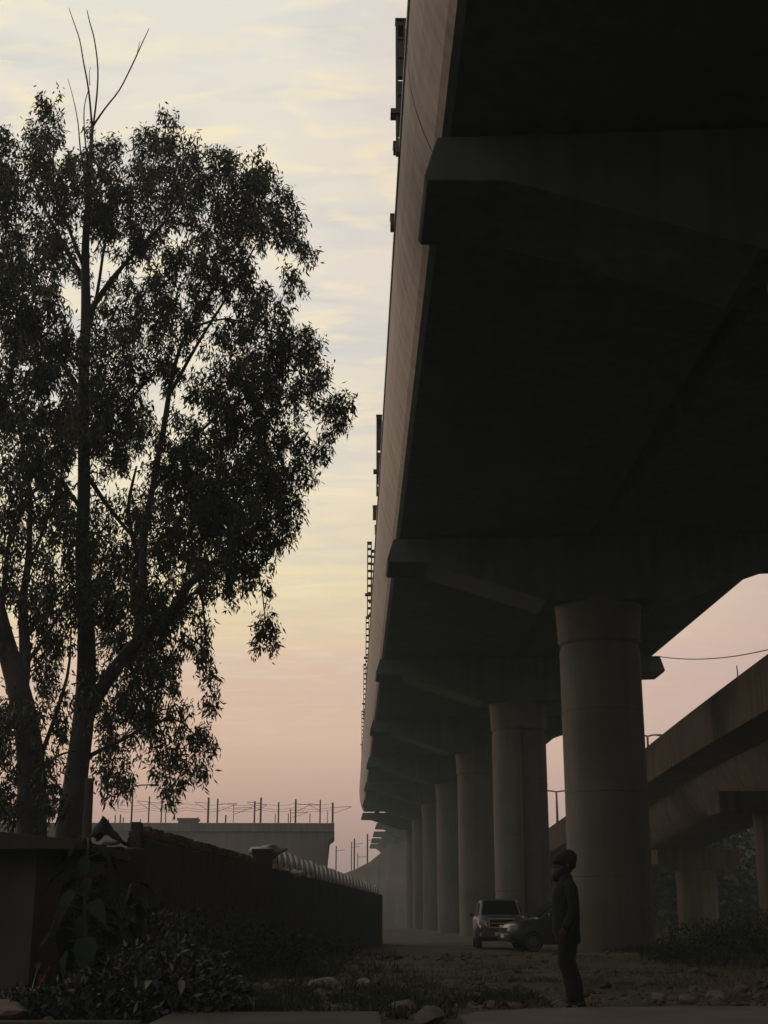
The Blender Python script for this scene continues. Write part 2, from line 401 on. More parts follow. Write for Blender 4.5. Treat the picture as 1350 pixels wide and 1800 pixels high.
tp = at(656, 968, 65.3)
lattice_mast((tp.x, 65.3, ztop(65) + 2.4), tp.z - ztop(65) - 2.4, .2, False, 'shorter ladder-like mast right behind the taller one half way down the parapet', 'steel masts along the viaduct parapet')
for (px, py, d, w, h, lb) in [(693, 393, 25.2, .16, .26, 'small dark box fixed outside the parapet below the top mast'), (660, 902, 49.5, .2, .5, 'dark box on the parapet edge below the second mast'),
                              (662, 932, 52, .15, .32, 'smaller dark box just above the paired masts'), (697, 262, 22.7, .12, .12, 'tiny clamp box at the foot of the top mast')]:
    q = at(px, py, d); t = empty('junction_box', (q.x, d, q.z - h/2), 0, lb, 'box', 'boxes fixed outside the parapet')
    mb = MB(); mb.box(-w/2, w/2, -.14, .14, 0, h); o = mb.obj('casing', STEEL, t); bevel(o, .012)
    mb = MB(); mb.box(-w/2-.01, w/2+.01, -.16, .16, h, h+.02); mb.obj('lid', STEEL, t)
    mb = MB(); mb.box(w/2, .9-q.x+.1, -.03, .03, h*.4, h*.6); mb.obj('bracket', STEEL, t)

# ------------------------------------------------------------------ flyover on the right
fly = empty('flyover', (0, 0, 0), 0, 'lower concrete flyover climbing to the right behind the thickest pier', 'flyover')
path = [(12, 13.3, 9.0), (46.4, 14.5, 8.95), (72, 15.75, 8.95), (104.4, 15.75, 7.3), (150, 13.5, 5.0), (230, 9, 2.2), (300, 4, 1.0)]
def pth(d):
    for i in range(len(path)-1):
        if d <= path[i+1][0] or i == len(path)-2:
            def P(j): return path[max(0, min(len(path)-1, j))]
            t = (d - path[i][0]) / (path[i+1][0] - path[i][0]); r = []
            for c in (1, 2):
                m0 = (P(i+1)[c]-P(i-1)[c]) / max(1e-6, P(i+1)[0]-P(i-1)[0]) * (path[i+1][0]-path[i][0])
                m1 = (P(i+2)[c]-P(i)[c]) / max(1e-6, P(i+2)[0]-P(i)[0]) * (path[i+1][0]-path[i][0])
                r.append((2*t**3-3*t**2+1)*P(i)[c] + (t**3-2*t**2+t)*m0 + (-2*t**3+3*t**2)*P(i+1)[c] + (t**3-t**2)*m1)
            return r[0], r[1] + CH
ds = list(np.linspace(12, 300, 97))
fx = {}
box = [(.15, -1.85), (1.7, -2.1), (2.0, -2.9), (2.25, -3.5), (2.7, -3.85), (3.2, -3.95), (5.8, -3.95), (6.3, -3.85), (6.75, -3.5), (7.0, -2.9), (7.3, -2.1), (8.85, -1.85), (8.85, -1.3), (.15, -1.3)]
rings = []
for d in ds:
    X, Z = pth(d); rings.append([Vector((X + x, d, Z + z)) for x, z in box])
mb = MB(); mb.loft(rings); o = mb.obj('box_girder', CONC_OLD, fly); auto_smooth(o, 35)
for side in (0, 1):
    for i in range(0, len(ds) - 1, 2):
        seg = [ds[i] + .02, (ds[i] + ds[min(i+1, len(ds)-1)])/2, ds[min(i+2, len(ds)-1)] - .02]; rings = []
        for d in seg:
            X, Z = pth(d); b = [(0, -1.88), (0, -.02), (.05, 0), (.25, 0), (.25, -1.0), (.32, -1.28), (.14, -1.3), (.14, -1.88)]
            if side: b = [(9.0 - x, z) for x, z in b][::-1]
            rings.append([Vector((X + x, d, Z + z)) for x, z in b])
        mb = MB(); mb.loft(rings); mb.obj('parapet_panel', CONC_OLD, fly)
def fly_pier(px_left, d, r, capz, label, zc):
    q = at(px_left, 1560, d); x = q.x + r
    t = empty('flyover_pier', (x, d, 0), 0, label, 'pier', 'piers holding up the flyover')
    mb = MB(); lathe(mb, [(r, -.5), (r, capz - .05), (r+.03, capz), ], 32); o = mb.obj('shaft', CONC_OLD, t); auto_smooth(o, 30)
    mb = MB(); hw = 2.6; sweep_xz(mb, [(-hw, zc), (-hw, zc-.9), (-r-.2, capz), (r+.2, capz), (hw, zc-.9), (hw, zc)], -1.0, 1.0)
    o = mb.obj('crosshead', CONC_OLD, t); bevel(o, .05); return t
fly_pier(1190, 88, 1.25, 3.9, 'brown flyover pier with a wide head, behind the heap of debris', pth(88)[1] - 3.97)
fly_pier(1334, 57, .95, 5.2, 'brown round flyover pier at the right edge of the picture', pth(57)[1] - 3.97)
fly_pier(1100, 128, 1.25, 2.2, 'far flyover pier hidden mostly behind the thickest viaduct pier', pth(128)[1] - 3.97)

def street_lamp(loc, h, arms, r, name, label, group, am=GALV):
    t = empty(name, loc, 0, label, 'street lamp', group)
    mb = MB(); mb.tube([(0,0,0), (0,0,h*.5), (0,0,h)], [r, r*.85, r*.65], 8); mb.obj('pole', am, t, True)
    for s, ln in arms:
        mb = MB(); mb.tube([(0,0,h-.05), (s*ln*.5,0,h+.03), (s*ln,0,h+.05)], r*.5, 6); a = mb.obj('arm', am, t, True)
        mb = MB(); mb.box(min(s*ln, s*(ln+.55)), max(s*ln, s*(ln+.55)), -.1, .1, h-.03, h+.09); o = mb.obj('lamp_head', am, t); bevel(o, .03)
    return t
q = at(978, 1391, 125); q2 = at(978, 1470, 125)
street_lamp((q.x, 125, q2.z), q.z - q2.z, ((-1, 1.0), (1, 1.0)), .13, 'street_lamp', 'slim street lamp with two arms above the flyover between the two nearest piers', 'street lamps on the flyover')
q = at(1138, 1293, 84); q2 = at(1138, 1380, 84)
street_lamp((q.x, 84, q2.z), q.z - q2.z, ((-1, .5), (1, .6)), .1, 'street_lamp', 'street lamp peeking out right of the thickest pier over the flyover', 'street lamps on the flyover')
q = at(1295, 1170, 52); q2 = at(1298, 1200, 52)
mb = MB(); mb.tube([q2, q], [.03, .02], 6); o = mb.obj('steel_stub', STEEL); tag(o, 'short thin rod sticking up from the flyover parapet on the right', 'rod')
q = at(234, 1381, 80); q2 = at(234, 1617, 80)
street_lamp((q.x, 80, 0), q.z, ((1, .95),), .075, 'street_lamp', 'lone thin street lamp with one arm beyond the tree and broken wall', None, STEEL)
# cable
a, b = at(1158, 1154, 66), at(1400, 1128, 50); pts = []
for i in range(17):
    s = i/16; p_ = a.lerp(b, s); p_.z -= .35 * 4*s*(1-s); pts.append(p_)
mb = MB(); mb.tube(pts, .022, 5); tag(mb.obj('overhead_cable', STEEL), 'thin sagging cable strung across the sky above the flyover', 'cable')

# ------------------------------------------------------------------ distant works on the left
DF = 150
far = empty('unfinished_viaduct', (0, DF, 0), 0, 'hazy half built deck far off on the left, ending in mid air', 'viaduct')
e0, e1 = at(-60, 1466, DF), at(587, 1458, DF)
zt0 = e1.z
mb = MB()
prof = [(0, 0), (0, -1.3), (-.35, -1.7), (-1.0, -5.0)]
x0, x1 = e0.x, e1.x
v = []
for y in (-4.5, 4.5):
    v += [Vector((x0, y, zt0)), Vector((x1, y, zt0)), Vector((x1, y, zt0-1.0)), Vector((x1-.5, y, zt0-1.4)), Vector((x1-.8, y, zt0-4.6)), Vector((x0, y, zt0-4.6))]
mb.add(v, [(0,1,2,3,4,5), (11,10,9,8,7,6)] + [(i, (i+1) % 6 + 0, (i+1) % 6 + 6, i+6) for i in range(6)])
o = mb.obj('deck', CONC_FAR, far)
mb = MB(); mb.box(x0, x1+.1, -4.75, -4.5, zt0-.5, zt0+.35); mb.obj('edge_beam', CONC_FAR, far)
for x in np.linspace(x0+3, x1-3.5, 4):
    mb = MB(); lathe(mb, [(1.1, -zt0*0-.5), (1.1, zt0-4.6)], 20, Matrix.Translation((x, 0, 0))); mb.obj('pier_shaft', CONC_FAR, far, True)
posts = [(263,1400,.13),(285,1403,.13),(367,1402,.2),(383,1404,.16),(448,1408,.16),(459,1402,.2),(490,1410,.16),(511,1422,.1),(520,1405,.2),(545,1430,.09),
         (563,1406,.14),(585,1411,.2),(203,1433,.1),(212,1432,.14),(217,1437,.1),(292,1422,.1),(348,1436,.1),(397,1433,.14),(354,1446,.08),(484,1430,.08),(507,1430,.08),(411,1412,.06),(247,1440,.1),(191,1440,.1),(576,1426,.07)]
rr = random.Random(4)
for px, py, w in posts:
    b = rr.uniform(-3.8, 3.8); d = DF + b
    q = at(px, py, d)
    t = empty('catenary_mast', (q.x, d, zt0 + .0), rr.uniform(-.05, .05), 'thin dark upright mast standing on the far hazy deck', 'mast', 'masts on the far unfinished deck')
    h = q.z - zt0
    mb = MB(); mb.box(-w/2, w/2, -w/2, w/2, 0, h); mb.obj('post', STEEL, t)
    if h > 2.2 and rr.random() < .8:
        mb = MB(); s = rr.choice((-1, 1)); L_ = rr.uniform(1.2, 2.4)
        mb.tube([(0, 0, h*.82), (s*L_, 0, h*.86)], .035, 4); mb.tube([(0, 0, h*.6), (s*L_, 0, h*.84)], .03, 4); mb.obj('bracket_arm', STEEL, t)
for z in (1412, 1419, 1423):
    a = at(200, z+1, DF); b = at(585, z, DF); pts = []
    for i in range(61):
        s = i/60; p_ = a.lerp(b, s); p_.z -= .22*abs(math.sin(s*PI*6)); pts.append(p_)
    mb = MB(); mb.tube(pts, .02, 4); tag(mb.obj('catenary_wire', STEEL), {1412: 'topmost wire strung between masts on the far deck', 1419: 'middle wire strung between masts on the far deck', 1423: 'lowest wire strung between masts on the far deck'}[z], 'wire', 'wires strung over the far deck')
q = at(327, 1458, DF)
t = empty('site_cabin', (q.x, DF+2, zt0), 0, 'small hazy flat topped cabin among masts on the far deck', 'cabin')
mb = MB(); mb.box(-1.0, 1.0, -1, 1, 0, 1.0); o = mb.obj('wall', CONC_FAR, t)
mb = MB(); mb.box(-1.15, 1.15, -1.15, 1.15, 1.0, 1.25); mb.obj('roof', CONC_FAR, t)
for x in (-.5, .5):
    mb = MB(); mb.box(x-.22, x+.22, -1.03, -1.0, .35, .8); mb.obj('window', GLASS, t)
# far embankment with posts, seen in the haze below the viaduct's end
DE = 190
prof = [(560, 1560), (600, 1537), (625, 1528), (650, 1515), (668, 1500), (690, 1480), (720, 1470), (800, 1480), (1000, 1480), (1060, 1560)]
v = []; f = []
for i, (px, py) in enumerate(prof):
    a = at(px, py, DE); v += [Vector((a.x, DE-14, -.3)), a, Vector((a.x, DE+10, a.z)), Vector((a.x, DE + 22, -.3))]
for i in range(len(prof)-1):
    for j in range(3): f.append((i*4+j, (i+1)*4+j, (i+1)*4+j+1, i*4+j+1))
f += [(0, 1, 2, 3), tuple(len(v)-4+j for j in (3, 2, 1, 0))]
o = link('embankment', mesh('embankment', v, f), mat('embankment_soil', (.11, .10, .085), .95, .4, .2)); tag(o, kind='structure')
for px, py, w in [(591, 1487, .16), (618, 1480, .13), (623, 1474, .2), (646, 1466, .2), (629, 1500, .1)]:
    q = at(px, py, DE+2); b = at(px, 1532, DE+2)
    t = empty('catenary_mast', (q.x, DE+2, b.z-1), 0, 'thin mast on the far embankment just left of the viaduct end', 'mast', 'masts on the far embankment')
    h = q.z - b.z + 1
    mb = MB(); mb.box(-w/2, w/2, -w/2, w/2, 0, h); mb.obj('post', STEEL, t)
    mb = MB(); mb.tube([(0,0,h*.85), (1.2,0,h*.88)], .04, 4); mb.obj('bracket_arm', STEEL, t)

# ------------------------------------------------------------------ walls on the left
def wall_run(name, a, b, zt_, th, material, label, cat='wall', jag=0.0, n=24, sink=.4, seed=1, parent=None, zb=None):
    """wall from a to b (x,y) with top heights zt_[0..1] and a worn top"""
    rj = random.Random(seed); a = Vector((*a, 0)); b = Vector((*b, 0)); dr = (b-a).normalized(); nn = Vector((-dr.y, dr.x, 0))
    rings = []
    for i in range(n+1):
        s = i/n; p_ = a.lerp(b, s); z = zt_[0]*(1-s) + zt_[1]*s + (rj.uniform(-jag, jag) if 0 < i < n else 0)
        g0 = min(gh(p_.x, p_.y), .3) - sink
        rings.append([p_ - nn*th/2 + Vector((0,0,g0)), p_ + nn*th/2 + Vector((0,0,g0)), p_ + nn*th/2 + Vector((0,0,z - .03)), p_ + nn*th*.4 + Vector((0,0,z)), p_ - nn*th*.4 + Vector((0,0,z)), p_ - nn*th/2 + Vector((0,0,z-.03))])
    mb = MB(); mb.loft(rings); o = mb.obj(name, material, parent)
    if parent is None: tag(o, label, cat)
    return o
# near hut wall
hut = empty('hut', (-4.6, 15.6, 0), 0, 'low plastered hut with a thin overhanging roof at the left edge', 'hut')
a = at(-60, 1500, 15.2); b = at(66, 1500, 15.2)
zt_ = at(0, 1492, 15.2).z
mb = MB(); mb.box(a.x+4.6, b.x+4.6, -.4, 2.2, -.3, zt_); mb.obj('wall', PLAST, hut)
r0 = at(0, 1452, 15.0)
mb = MB()
v = [Vector((a.x-.2+4.6, -.75, zt_+.22)), Vector((b.x+.55+4.6, -.75, zt_+.075)), Vector((b.x+.55+4.6, 2.5, zt_+.075)), Vector((a.x-.2+4.6, 2.5, zt_+.22))]
v += [Vector((p_.x, p_.y, zt_ - .02)) for p_ in v]
mb.add(v, [(0,1,2,3), (7,6,5,4), (0,4,5,1), (1,5,6,2), (2,6,7,3), (3,7,4,0)]); o = mb.obj('roof', MORT, hut); bevel(o, .01)
# wall behind the plants
w1 = empty('boundary_wall', (0, 0, 0), 0, 'dark plastered wall behind the broad leaved plant at the foot of the trees', 'wall')
p0 = at(55, 1485, 18.5); p1 = at(243, 1492, 20.2)
wall_run('wall', (p0.x, 18.5), (p1.x, 20.2), (p0.z, p1.z), .25, MORT, None, parent=w1, jag=.02)
# broken brick wall, descending in the picture because it runs away
w2 = empty('brick_wall', (0, 0, 0), 0, 'broken topped brick wall running back from the street lamp to the square pillar', 'wall')
A = at(240, 1456, 20.6); B = at(446, 1512, 31.5)
wall_run('wall', (A.x, A.y), (B.x, B.y), (A.z - .12, B.z - .12), .26, MORT, None, parent=w2, n=40, jag=.01)
bb = MB(); bb.box(-.11, .11, -.055, .055, -.036, .036); bme = bb.me('brick'); bme.materials.append(BRICKM)
br = random.Random(8); dr = Vector((B.x - A.x, B.y - A.y, B.z - A.z)); Ln = dr.length; ang = math.atan2(dr.y, dr.x)
for row in range(2):
    for i in range(int(Ln/.235)):
        if row == 1 and br.random() < .35 + .25*math.sin(i*.35): continue
        s = (i + .5 + .5*row)*.235/Ln; p_ = A + dr*s
        o = link('brick', bme, None, w2, (p_.x + br.uniform(-.015, .015) + .06, p_.y, p_.z - .075 + row*.08 + br.uniform(-.006, .006)), (br.uniform(-.04, .04), br.uniform(-.03, .03), ang + br.uniform(-.06, .06)))
        o2 = link('brick', bme, None, w2, (p_.x + br.uniform(-.015, .015) - .06, p_.y, p_.z - .075 + row*.08), (0, 0, ang + br.uniform(-.06, .06))) if row == 0 else None
# corner stub
q = at(241, 1446, 20.5)
mb = MB(); mb.box(q.x-.06, q.x+.07, 20.35, 20.65, q.z-.35, q.z); o = mb.obj('corner_stub', MORT, w2)
# square pillar
q = at(462, 1493, 33)
t = empty('square_pillar', (q.x, 33, 0), R(5), 'square dark pillar between the brick wall and the ribbed roof shed', 'pillar')
mb = MB(); mb.box(-.23, .23, -.23, .23, -.2, q.z - .1); mb.obj('shaft', MORT, t)
mb = MB(); mb.box(-.26, .26, -.26, .26, q.z - .1, q.z); o = mb.obj('cap', MORT, t); bevel(o, .015)
# shed with ribbed roof
shed = empty('ribbed_shed', (0, 0, 0), 0, 'long low shed with a roof of curved ribbed sheets, right of the square pillar', 'shed')
E0 = at(478, 1527, 33.6); E1 = at(667, 1573, 58)
T0 = at(486, 1484, 33.6); T1 = at(662, 1556, 58)
# wall
wall_run('wall', (E0.x, E0.y), (E1.x, E1.y), (E0.z, E1.z), .25, MORT, None, parent=shed, n=16)
ux = Vector((E1.x-E0.x, E1.y-E0.y, 0)).normalized(); vx = Vector((-ux.y, ux.x, 0))
mb = MB(); pe = Vector((E1.x, E1.y, 0)); e = pe + vx*2.4
mb.add([pe + Vector((0,0,-.2)), e + Vector((0,0,-.2)), e + Vector((0,0,T1.z-.1)), pe + Vector((0,0,E1.z)), pe + ux*.2 + Vector((0,0,-.2)), e + ux*.2 + Vector((0,0,-.2)), e + ux*.2 + Vector((0,0,T1.z-.1)), pe + ux*.2 + Vector((0,0,E1.z))],
       [(0,1,2,3),(7,6,5,4),(0,4,5,1),(1,5,6,2),(2,6,7,3),(3,7,4,0)]); mb.obj('end_wall', MORT, shed)
NS = 27; rs = random.Random(3)
for i in range(NS):
    s0 = i/NS; s1 = (i + .55)/NS
    rings = []
    lean = .75
    jr = rs.uniform(-.03, .03)
    for s in (s0, s1):
        ring = []
        pe = E0.lerp(E1, s); hgt = (T0.z - E0.z)*(1-s) + (T1.z - E1.z)*s + jr
        for rad_ in (0, 1):
            arc = []
            for j in range(7):
                a_ = j/6 * R(88)
                arc.append(Vector((pe.x, pe.y, pe.z)) + vx*((1-math.cos(a_))*.22 + .05*rad_) + ux*(lean*math.sin(a_)) + Vector((0, 0, math.sin(a_)*hgt - .05*rad_)))
            ring += arc if rad_ == 0 else arc[::-1]
        rings.append(ring)
    mb = MB(); mb.loft(rings); o = mb.obj('roof_sheet', TIN, shed); auto_smooth(o, 35)
# backing sheet below the ribs, coloured dark to deepen the gaps
rings = []
for s in (0, 1):
    pe = E0.lerp(E1, s); hgt = (T0.z - E0.z)*(1-s) + (T1.z - E1.z)*s
    rings.append([Vector((pe.x, pe.y, pe.z - .07)) + vx*((1-math.cos(j/6*R(88)))*.22 + .1) + ux*(.75*math.sin(j/6*R(88))) + Vector((0,0,math.sin(j/6*R(88))*hgt - .05)) for j in range(7)])
mb = MB(); mb.loft(rings, closed=False); mb.obj('roof_lining', TARP, shed, True)
# gathered end hood
def blob(name, m, r, seed, sub=2, amp=.25, parent=None, loc=(0,0,0), flat=1.0):
    bm = bmesh.new(); bmesh.ops.create_icosphere(bm, subdivisions=sub, radius=1)
    for v_ in bm.verts:
        n_ = 1 + amp * noise.noise(v_.co*1.6 + Vector((seed*3.1, seed, 0)))*1.6
        v_.co = Vector((v_.co.x*r[0], v_.co.y*r[1], v_.co.z*r[2])) * n_
    return link(name, from_bm(name, bm, flat > 1), m, parent, loc)
q = at(470, 1497, 33.9); o = blob('bundled_sheet', TIN, (.4, .5, .17), 2, 3, .3, None, (q.x, 33.9, q.z + .0)); auto_smooth(o, 180)
tag(o, 'crumpled pale sheet bundled on top of the square pillar', 'sheet')
sk = random.Random(6)
for i, (px, py, r) in enumerate([(483, 1524, .07), (489, 1528, .08), (498, 1529, .06), (506, 1531, .05), (517, 1536, .11), (524, 1537, .08), (530, 1534, .06), (543, 1541, .05)]):
    s = (px - 478)/189.; d = 33.4 + (58-33.6)*s*.42
    q = at(px, py, d); o = blob('stuffed_sack', SACK, (r*1.2, r*1.3, r), i, 2, .3, None, (q.x, q.y, q.z)); auto_smooth(o, 180)
    tag(o, 'little pale rag bundle tucked under the ribbed roof edge', 'bundle', 'pale bundles under the shed roof edge')
# tarp heap and rag on the wall
q = at(188, 1472, 19.4)
bm = bmesh.new(); bmesh.ops.create_grid(bm, x_segments=14, y_segments=10, size=1)
for v_ in bm.verts:
    x, y = v_.co.x, v_.co.y; v_.co = Vector((x*.24 + .02, y*.3, .33*max(0, 1-abs(x+.3)*.95)*(1-y*y*.6) + .05*noise.noise(Vector((x*3, y*3, 1))) + (.06 if x < -.3 and abs(y) < .3 else 0)))
bmesh.ops.solidify(bm, geom=bm.faces[:], thickness=.02)
o = link('tarpaulin', from_bm('tarpaulin', bm, True), TARP, None, (q.x, 19.5, q.z-.06)); tag(o, 'black tarpaulin peaked over the wall beside the wooden post', 'tarpaulin')
q = at(193, 1481, 19.2); o = blob('rag', PALE, (.11, .08, .035), 9, 3, .4, None, (q.x, 19.2, q.z)); auto_smooth(o, 180); tag(o, 'pale crumpled rag on the wall top under the black tarpaulin', 'rag')
q = at(158, 1368, 21.8)
mb = MB(); mb.tube([(0,0,-.3), (.01,0,1.5), (-.01,.01,q.z-.02), (-.01,.01,q.z)], [.085,.08,.072,.06], 9); o = mb.obj('wooden_post', WOODM, None, True, (q.x, 21.8, 0)); auto_smooth(o, 50); tag(o, 'upright brown wooden post touching the right side of the large trunk', 'post')

# ------------------------------------------------------------------ trees
LR = np.random.RandomState(11)
def leaf_mesh(name, pos, dirs, ln, wd):
    """rhombic slightly folded leaves"""
    n = len(pos); side = np.cross(dirs, LR.normal(size=(n, 3))); side /= np.linalg.norm(side, axis=1)[:, None] + 1e-9
    up = np.cross(dirs, side)
    b = pos; tip = pos + dirs*ln[:, None]; mid = pos + dirs*(ln*.42)[:, None]
    l = mid + side*(wd*.5)[:, None] + up*(wd*.12)[:, None]; r = mid - side*(wd*.5)[:, None] + up*(wd*.12)[:, None]
    V = np.stack([b, l, tip, r], 1).reshape(-1, 3)
    me = bpy.data.meshes.new(name); me.vertices.add(4*n); me.vertices.foreach_set('co', V.ravel())
    me.loops.add(6*n); idx = np.arange(n)[:, None]*4 + np.array([[0, 1, 2, 0, 2, 3]]); me.loops.foreach_set('vertex_index', idx.ravel().astype(np.int32))
    me.polygons.add(2*n); me.polygons.foreach_set('loop_start', np.arange(0, 6*n, 3, dtype=np.int32)); me.update(); me.validate()
    return me
def foliage(clumps, d0, spread, per, leaf=(.15, .034), droop=.75, seed=1):
    """clumps: (px, py, r_px, density) -> sprays of hanging leaves"""
    rs = np.random.RandomState(seed); P = []; D = []; tw = []
    for (px, py, r, den) in clumps:
        c = at(px, py, d0); c = at(px, py, d0 + rs.uniform(-1, 1)*spread)
        rm = r / F * c.y * 1.08
        ns = max(3, int(per * (.4 + .6*den) * (rm/.5)**2))
        for _ in range(ns):
            u = rs.normal(size=3); u /= np.linalg.norm(u); rr_ = rs.uniform(0, 1)**.42
            sp = np.array(c) + u*rr_*rm*np.array([1.0, 1.5, 1.0])
            if rs.rand() < .22: tw.append((c, Vector(sp)))
            m = rs.randint(24, 42); out = u*.35 + np.array([0, 0, -droop*.4])
            for i in range(m):
                q = sp + rs.normal(size=3)*np.array([.06, .07, .10]) + np.array([0, 0, -.05])
                dd = rs.normal(size=3)*.55 + np.array([0, 0, -droop]) + out*.3; dd /= np.linalg.norm(dd)
                P.append(q); D.append(dd)
    P = np.array(P); D = np.array(D); n = len(P)
    return P, D, leaf[0]*rs.uniform(.6, 1.25, n), leaf[1]*rs.uniform(.7, 1.3, n), tw
def fill(poly, n, seed, r=(16, 30), den=(.1, .5)):
    rf = random.Random(seed); out = []; x0, x1 = min(p[0] for p in poly), max(p[0] for p in poly); y0, y1 = min(p[1] for p in poly), max(p[1] for p in poly)
    while len(out) < n:
        x, y = rf.uniform(x0, x1), rf.uniform(y0, y1); ins = False
        for i in range(len(poly)):
            (ax, ay), (bx, by) = poly[i-1], poly[i]
            if (ay > y) != (by > y) and x < (bx-ax)*(y-ay)/(by-ay) + ax: ins = not ins
        if ins: out.append((x, y, rf.uniform(*r), rf.uniform(*den)))
    return out
def limb(mb, pts, d, w0=None, n=9, dd=0):
    P = []; Rr = []
    for i, q in enumerate(pts):
        dq = d + dd*i/(max(1, len(pts)-1)); P.append(at(q[0], q[1], dq)); Rr.append(q[2]/2/F*dq*.96)
    # smooth
    PP = []; RR = []
    for i in range(len(P)-1):
        for s in (0, .33, .66):
            p0 = P[max(0, i-1)]; p1 = P[i]; p2 = P[i+1]; p3 = P[min(len(P)-1, i+2)]
            PP.append(.5*((2*p1) + (p2-p0)*s + (2*p0-5*p1+4*p2-p3)*s*s + (-p0+3*p1-3*p2+p3)*s**3)); RR.append(Rr[i]*(1-s)+Rr[i+1]*s)
    PP.append(P[-1]); RR.append(Rr[-1])
    mb.tube(PP, RR, n)
TD = 25.0
base = at(122, 1450, TD)
tree = empty('eucalyptus_tree', (base.x, TD, 0), 0, 'tall main tree with pale trunk, drooping leaves and bare dead twigs at its top', 'tree', 'tall trees behind the wall')
def local(me, org):
    me.transform(Matrix.Translation(-Vector(org))); return me
org = (base.x, TD, 0)
mb = MB(); gz = at(118, 1617, TD)
limb(mb, [(112, 1680, 62), (116, 1560, 56), (122, 1460, 50), (132, 1380, 43), (149, 1240, 38), (152, 1120, 33), (144, 980, 26), (148, 850, 24), (146, 700, 22), (151, 560, 20), (150, 440, 16), (156, 340, 11), (160, 260, 8), (163, 222, 5)], TD, n=14)
link('trunk', local(mb.me('trunk', True), org), BARK, tree)
limbs = [
 ([(150,1265,26),(185,1200,26),(240,1130,24),(300,1080,20),(330,1030,16),(385,985,11),(440,930,6)], -.8),
 ([(240,1130,20),(252,1040,17),(252,960,13),(268,860,12),(290,740,11),(303,660,9),(330,580,6),(390,490,4)], .5),
 ([(250,1120,16),(232,1020,13),(244,990,10),(225,900,8),(240,820,4)], 1.0),
 ([(150,560,14),(190,500,11),(232,450,8),(290,390,6),(340,330,3)], -.6),
 ([(150,500,12),(112,430,9),(80,370,6),(50,300,3)], .8), ([(148,470,9),(120,400,6),(95,330,4),(95,230,2)], -.5),
 ([(300,690,8),(350,600,6),(400,520,5),(450,430,3)], -.9), ([(270,860,9),(350,760,6),(430,700,5),(520,650,3),(600,710,2)], 1.2),
 ([(150,830,10),(190,890,8),(250,960,5),(300,980,3)], 1.0), ([(150,760,9),(230,700,6),(300,620,4)], .7),
 ([(155,1330,9),(215,1300,7),(300,1262,4),(350,1300,2)], -.6), ([(148,700,10),(110,640,8),(60,590,5),(10,560,3)], .9),
 ([(147,900,9),(100,840,7),(50,800,4)], -.8), ([(310,1075,9),(350,1040,6),(362,1120,3),(372,1220,2)], .6), ([(420,955,5),(455,1010,3),(468,1110,1.5)], .4),
 ([(153,340,7),(180,300,5),(215,270,3)], .3), ([(150,600,10),(170,520,7),(185,420,5),(200,330,3)], .4), ([(220,1150,10),(250,1220,6),(290,1300,3),(300,1380,2)], -.5),
 ([(560,700,3),(590,715,2)], 1), ([(380,990,7),(450,900,5),(500,850,3)], -.5), ([(330,580,6),(400,560,4),(500,590,3)], -.5), ([(128,1420,8),(100,1380,5),(70,1390,3)], .4)]
mb0 = [];
for pts, dd in limbs:
    mb = MB(); limb(mb, pts, TD, dd=dd*1.5, n=8); link('limb', local(mb.me('limb', True), org), BARK if pts[0][2] > 12 else TWIG, tree)
for pts in ([(163,228,5),(170,170,4),(172,120,3.4),(166,70,2.8),(158,40,2.4),(153,18,1.6)], [(162,225,5),(156,160,4),(147,110,3),(140,70,2.4),(130,40,2),(121,14,1.2)],
            [(163,222,5),(185,190,3.6),(210,158,3),(232,115,3),(248,80,2.4),(262,50,1.4)], [(156,300,4),(149,240,3),(148,190,2.4),(155,160,2)], [(152,330,4),(142,270,3.4),(137,215,2.4),(128,170,1.6),(119,138,1)],
            [(240,100,1.8),(243,85,1.4),(246,72,1)], [(158,150,2),(157,130,1.6),(159,118,1)]):
    mb = MB(); limb(mb, pts, TD, n=6); link('dead_twig', local(mb.me('dead_twig', True), org), TWIG, tree)
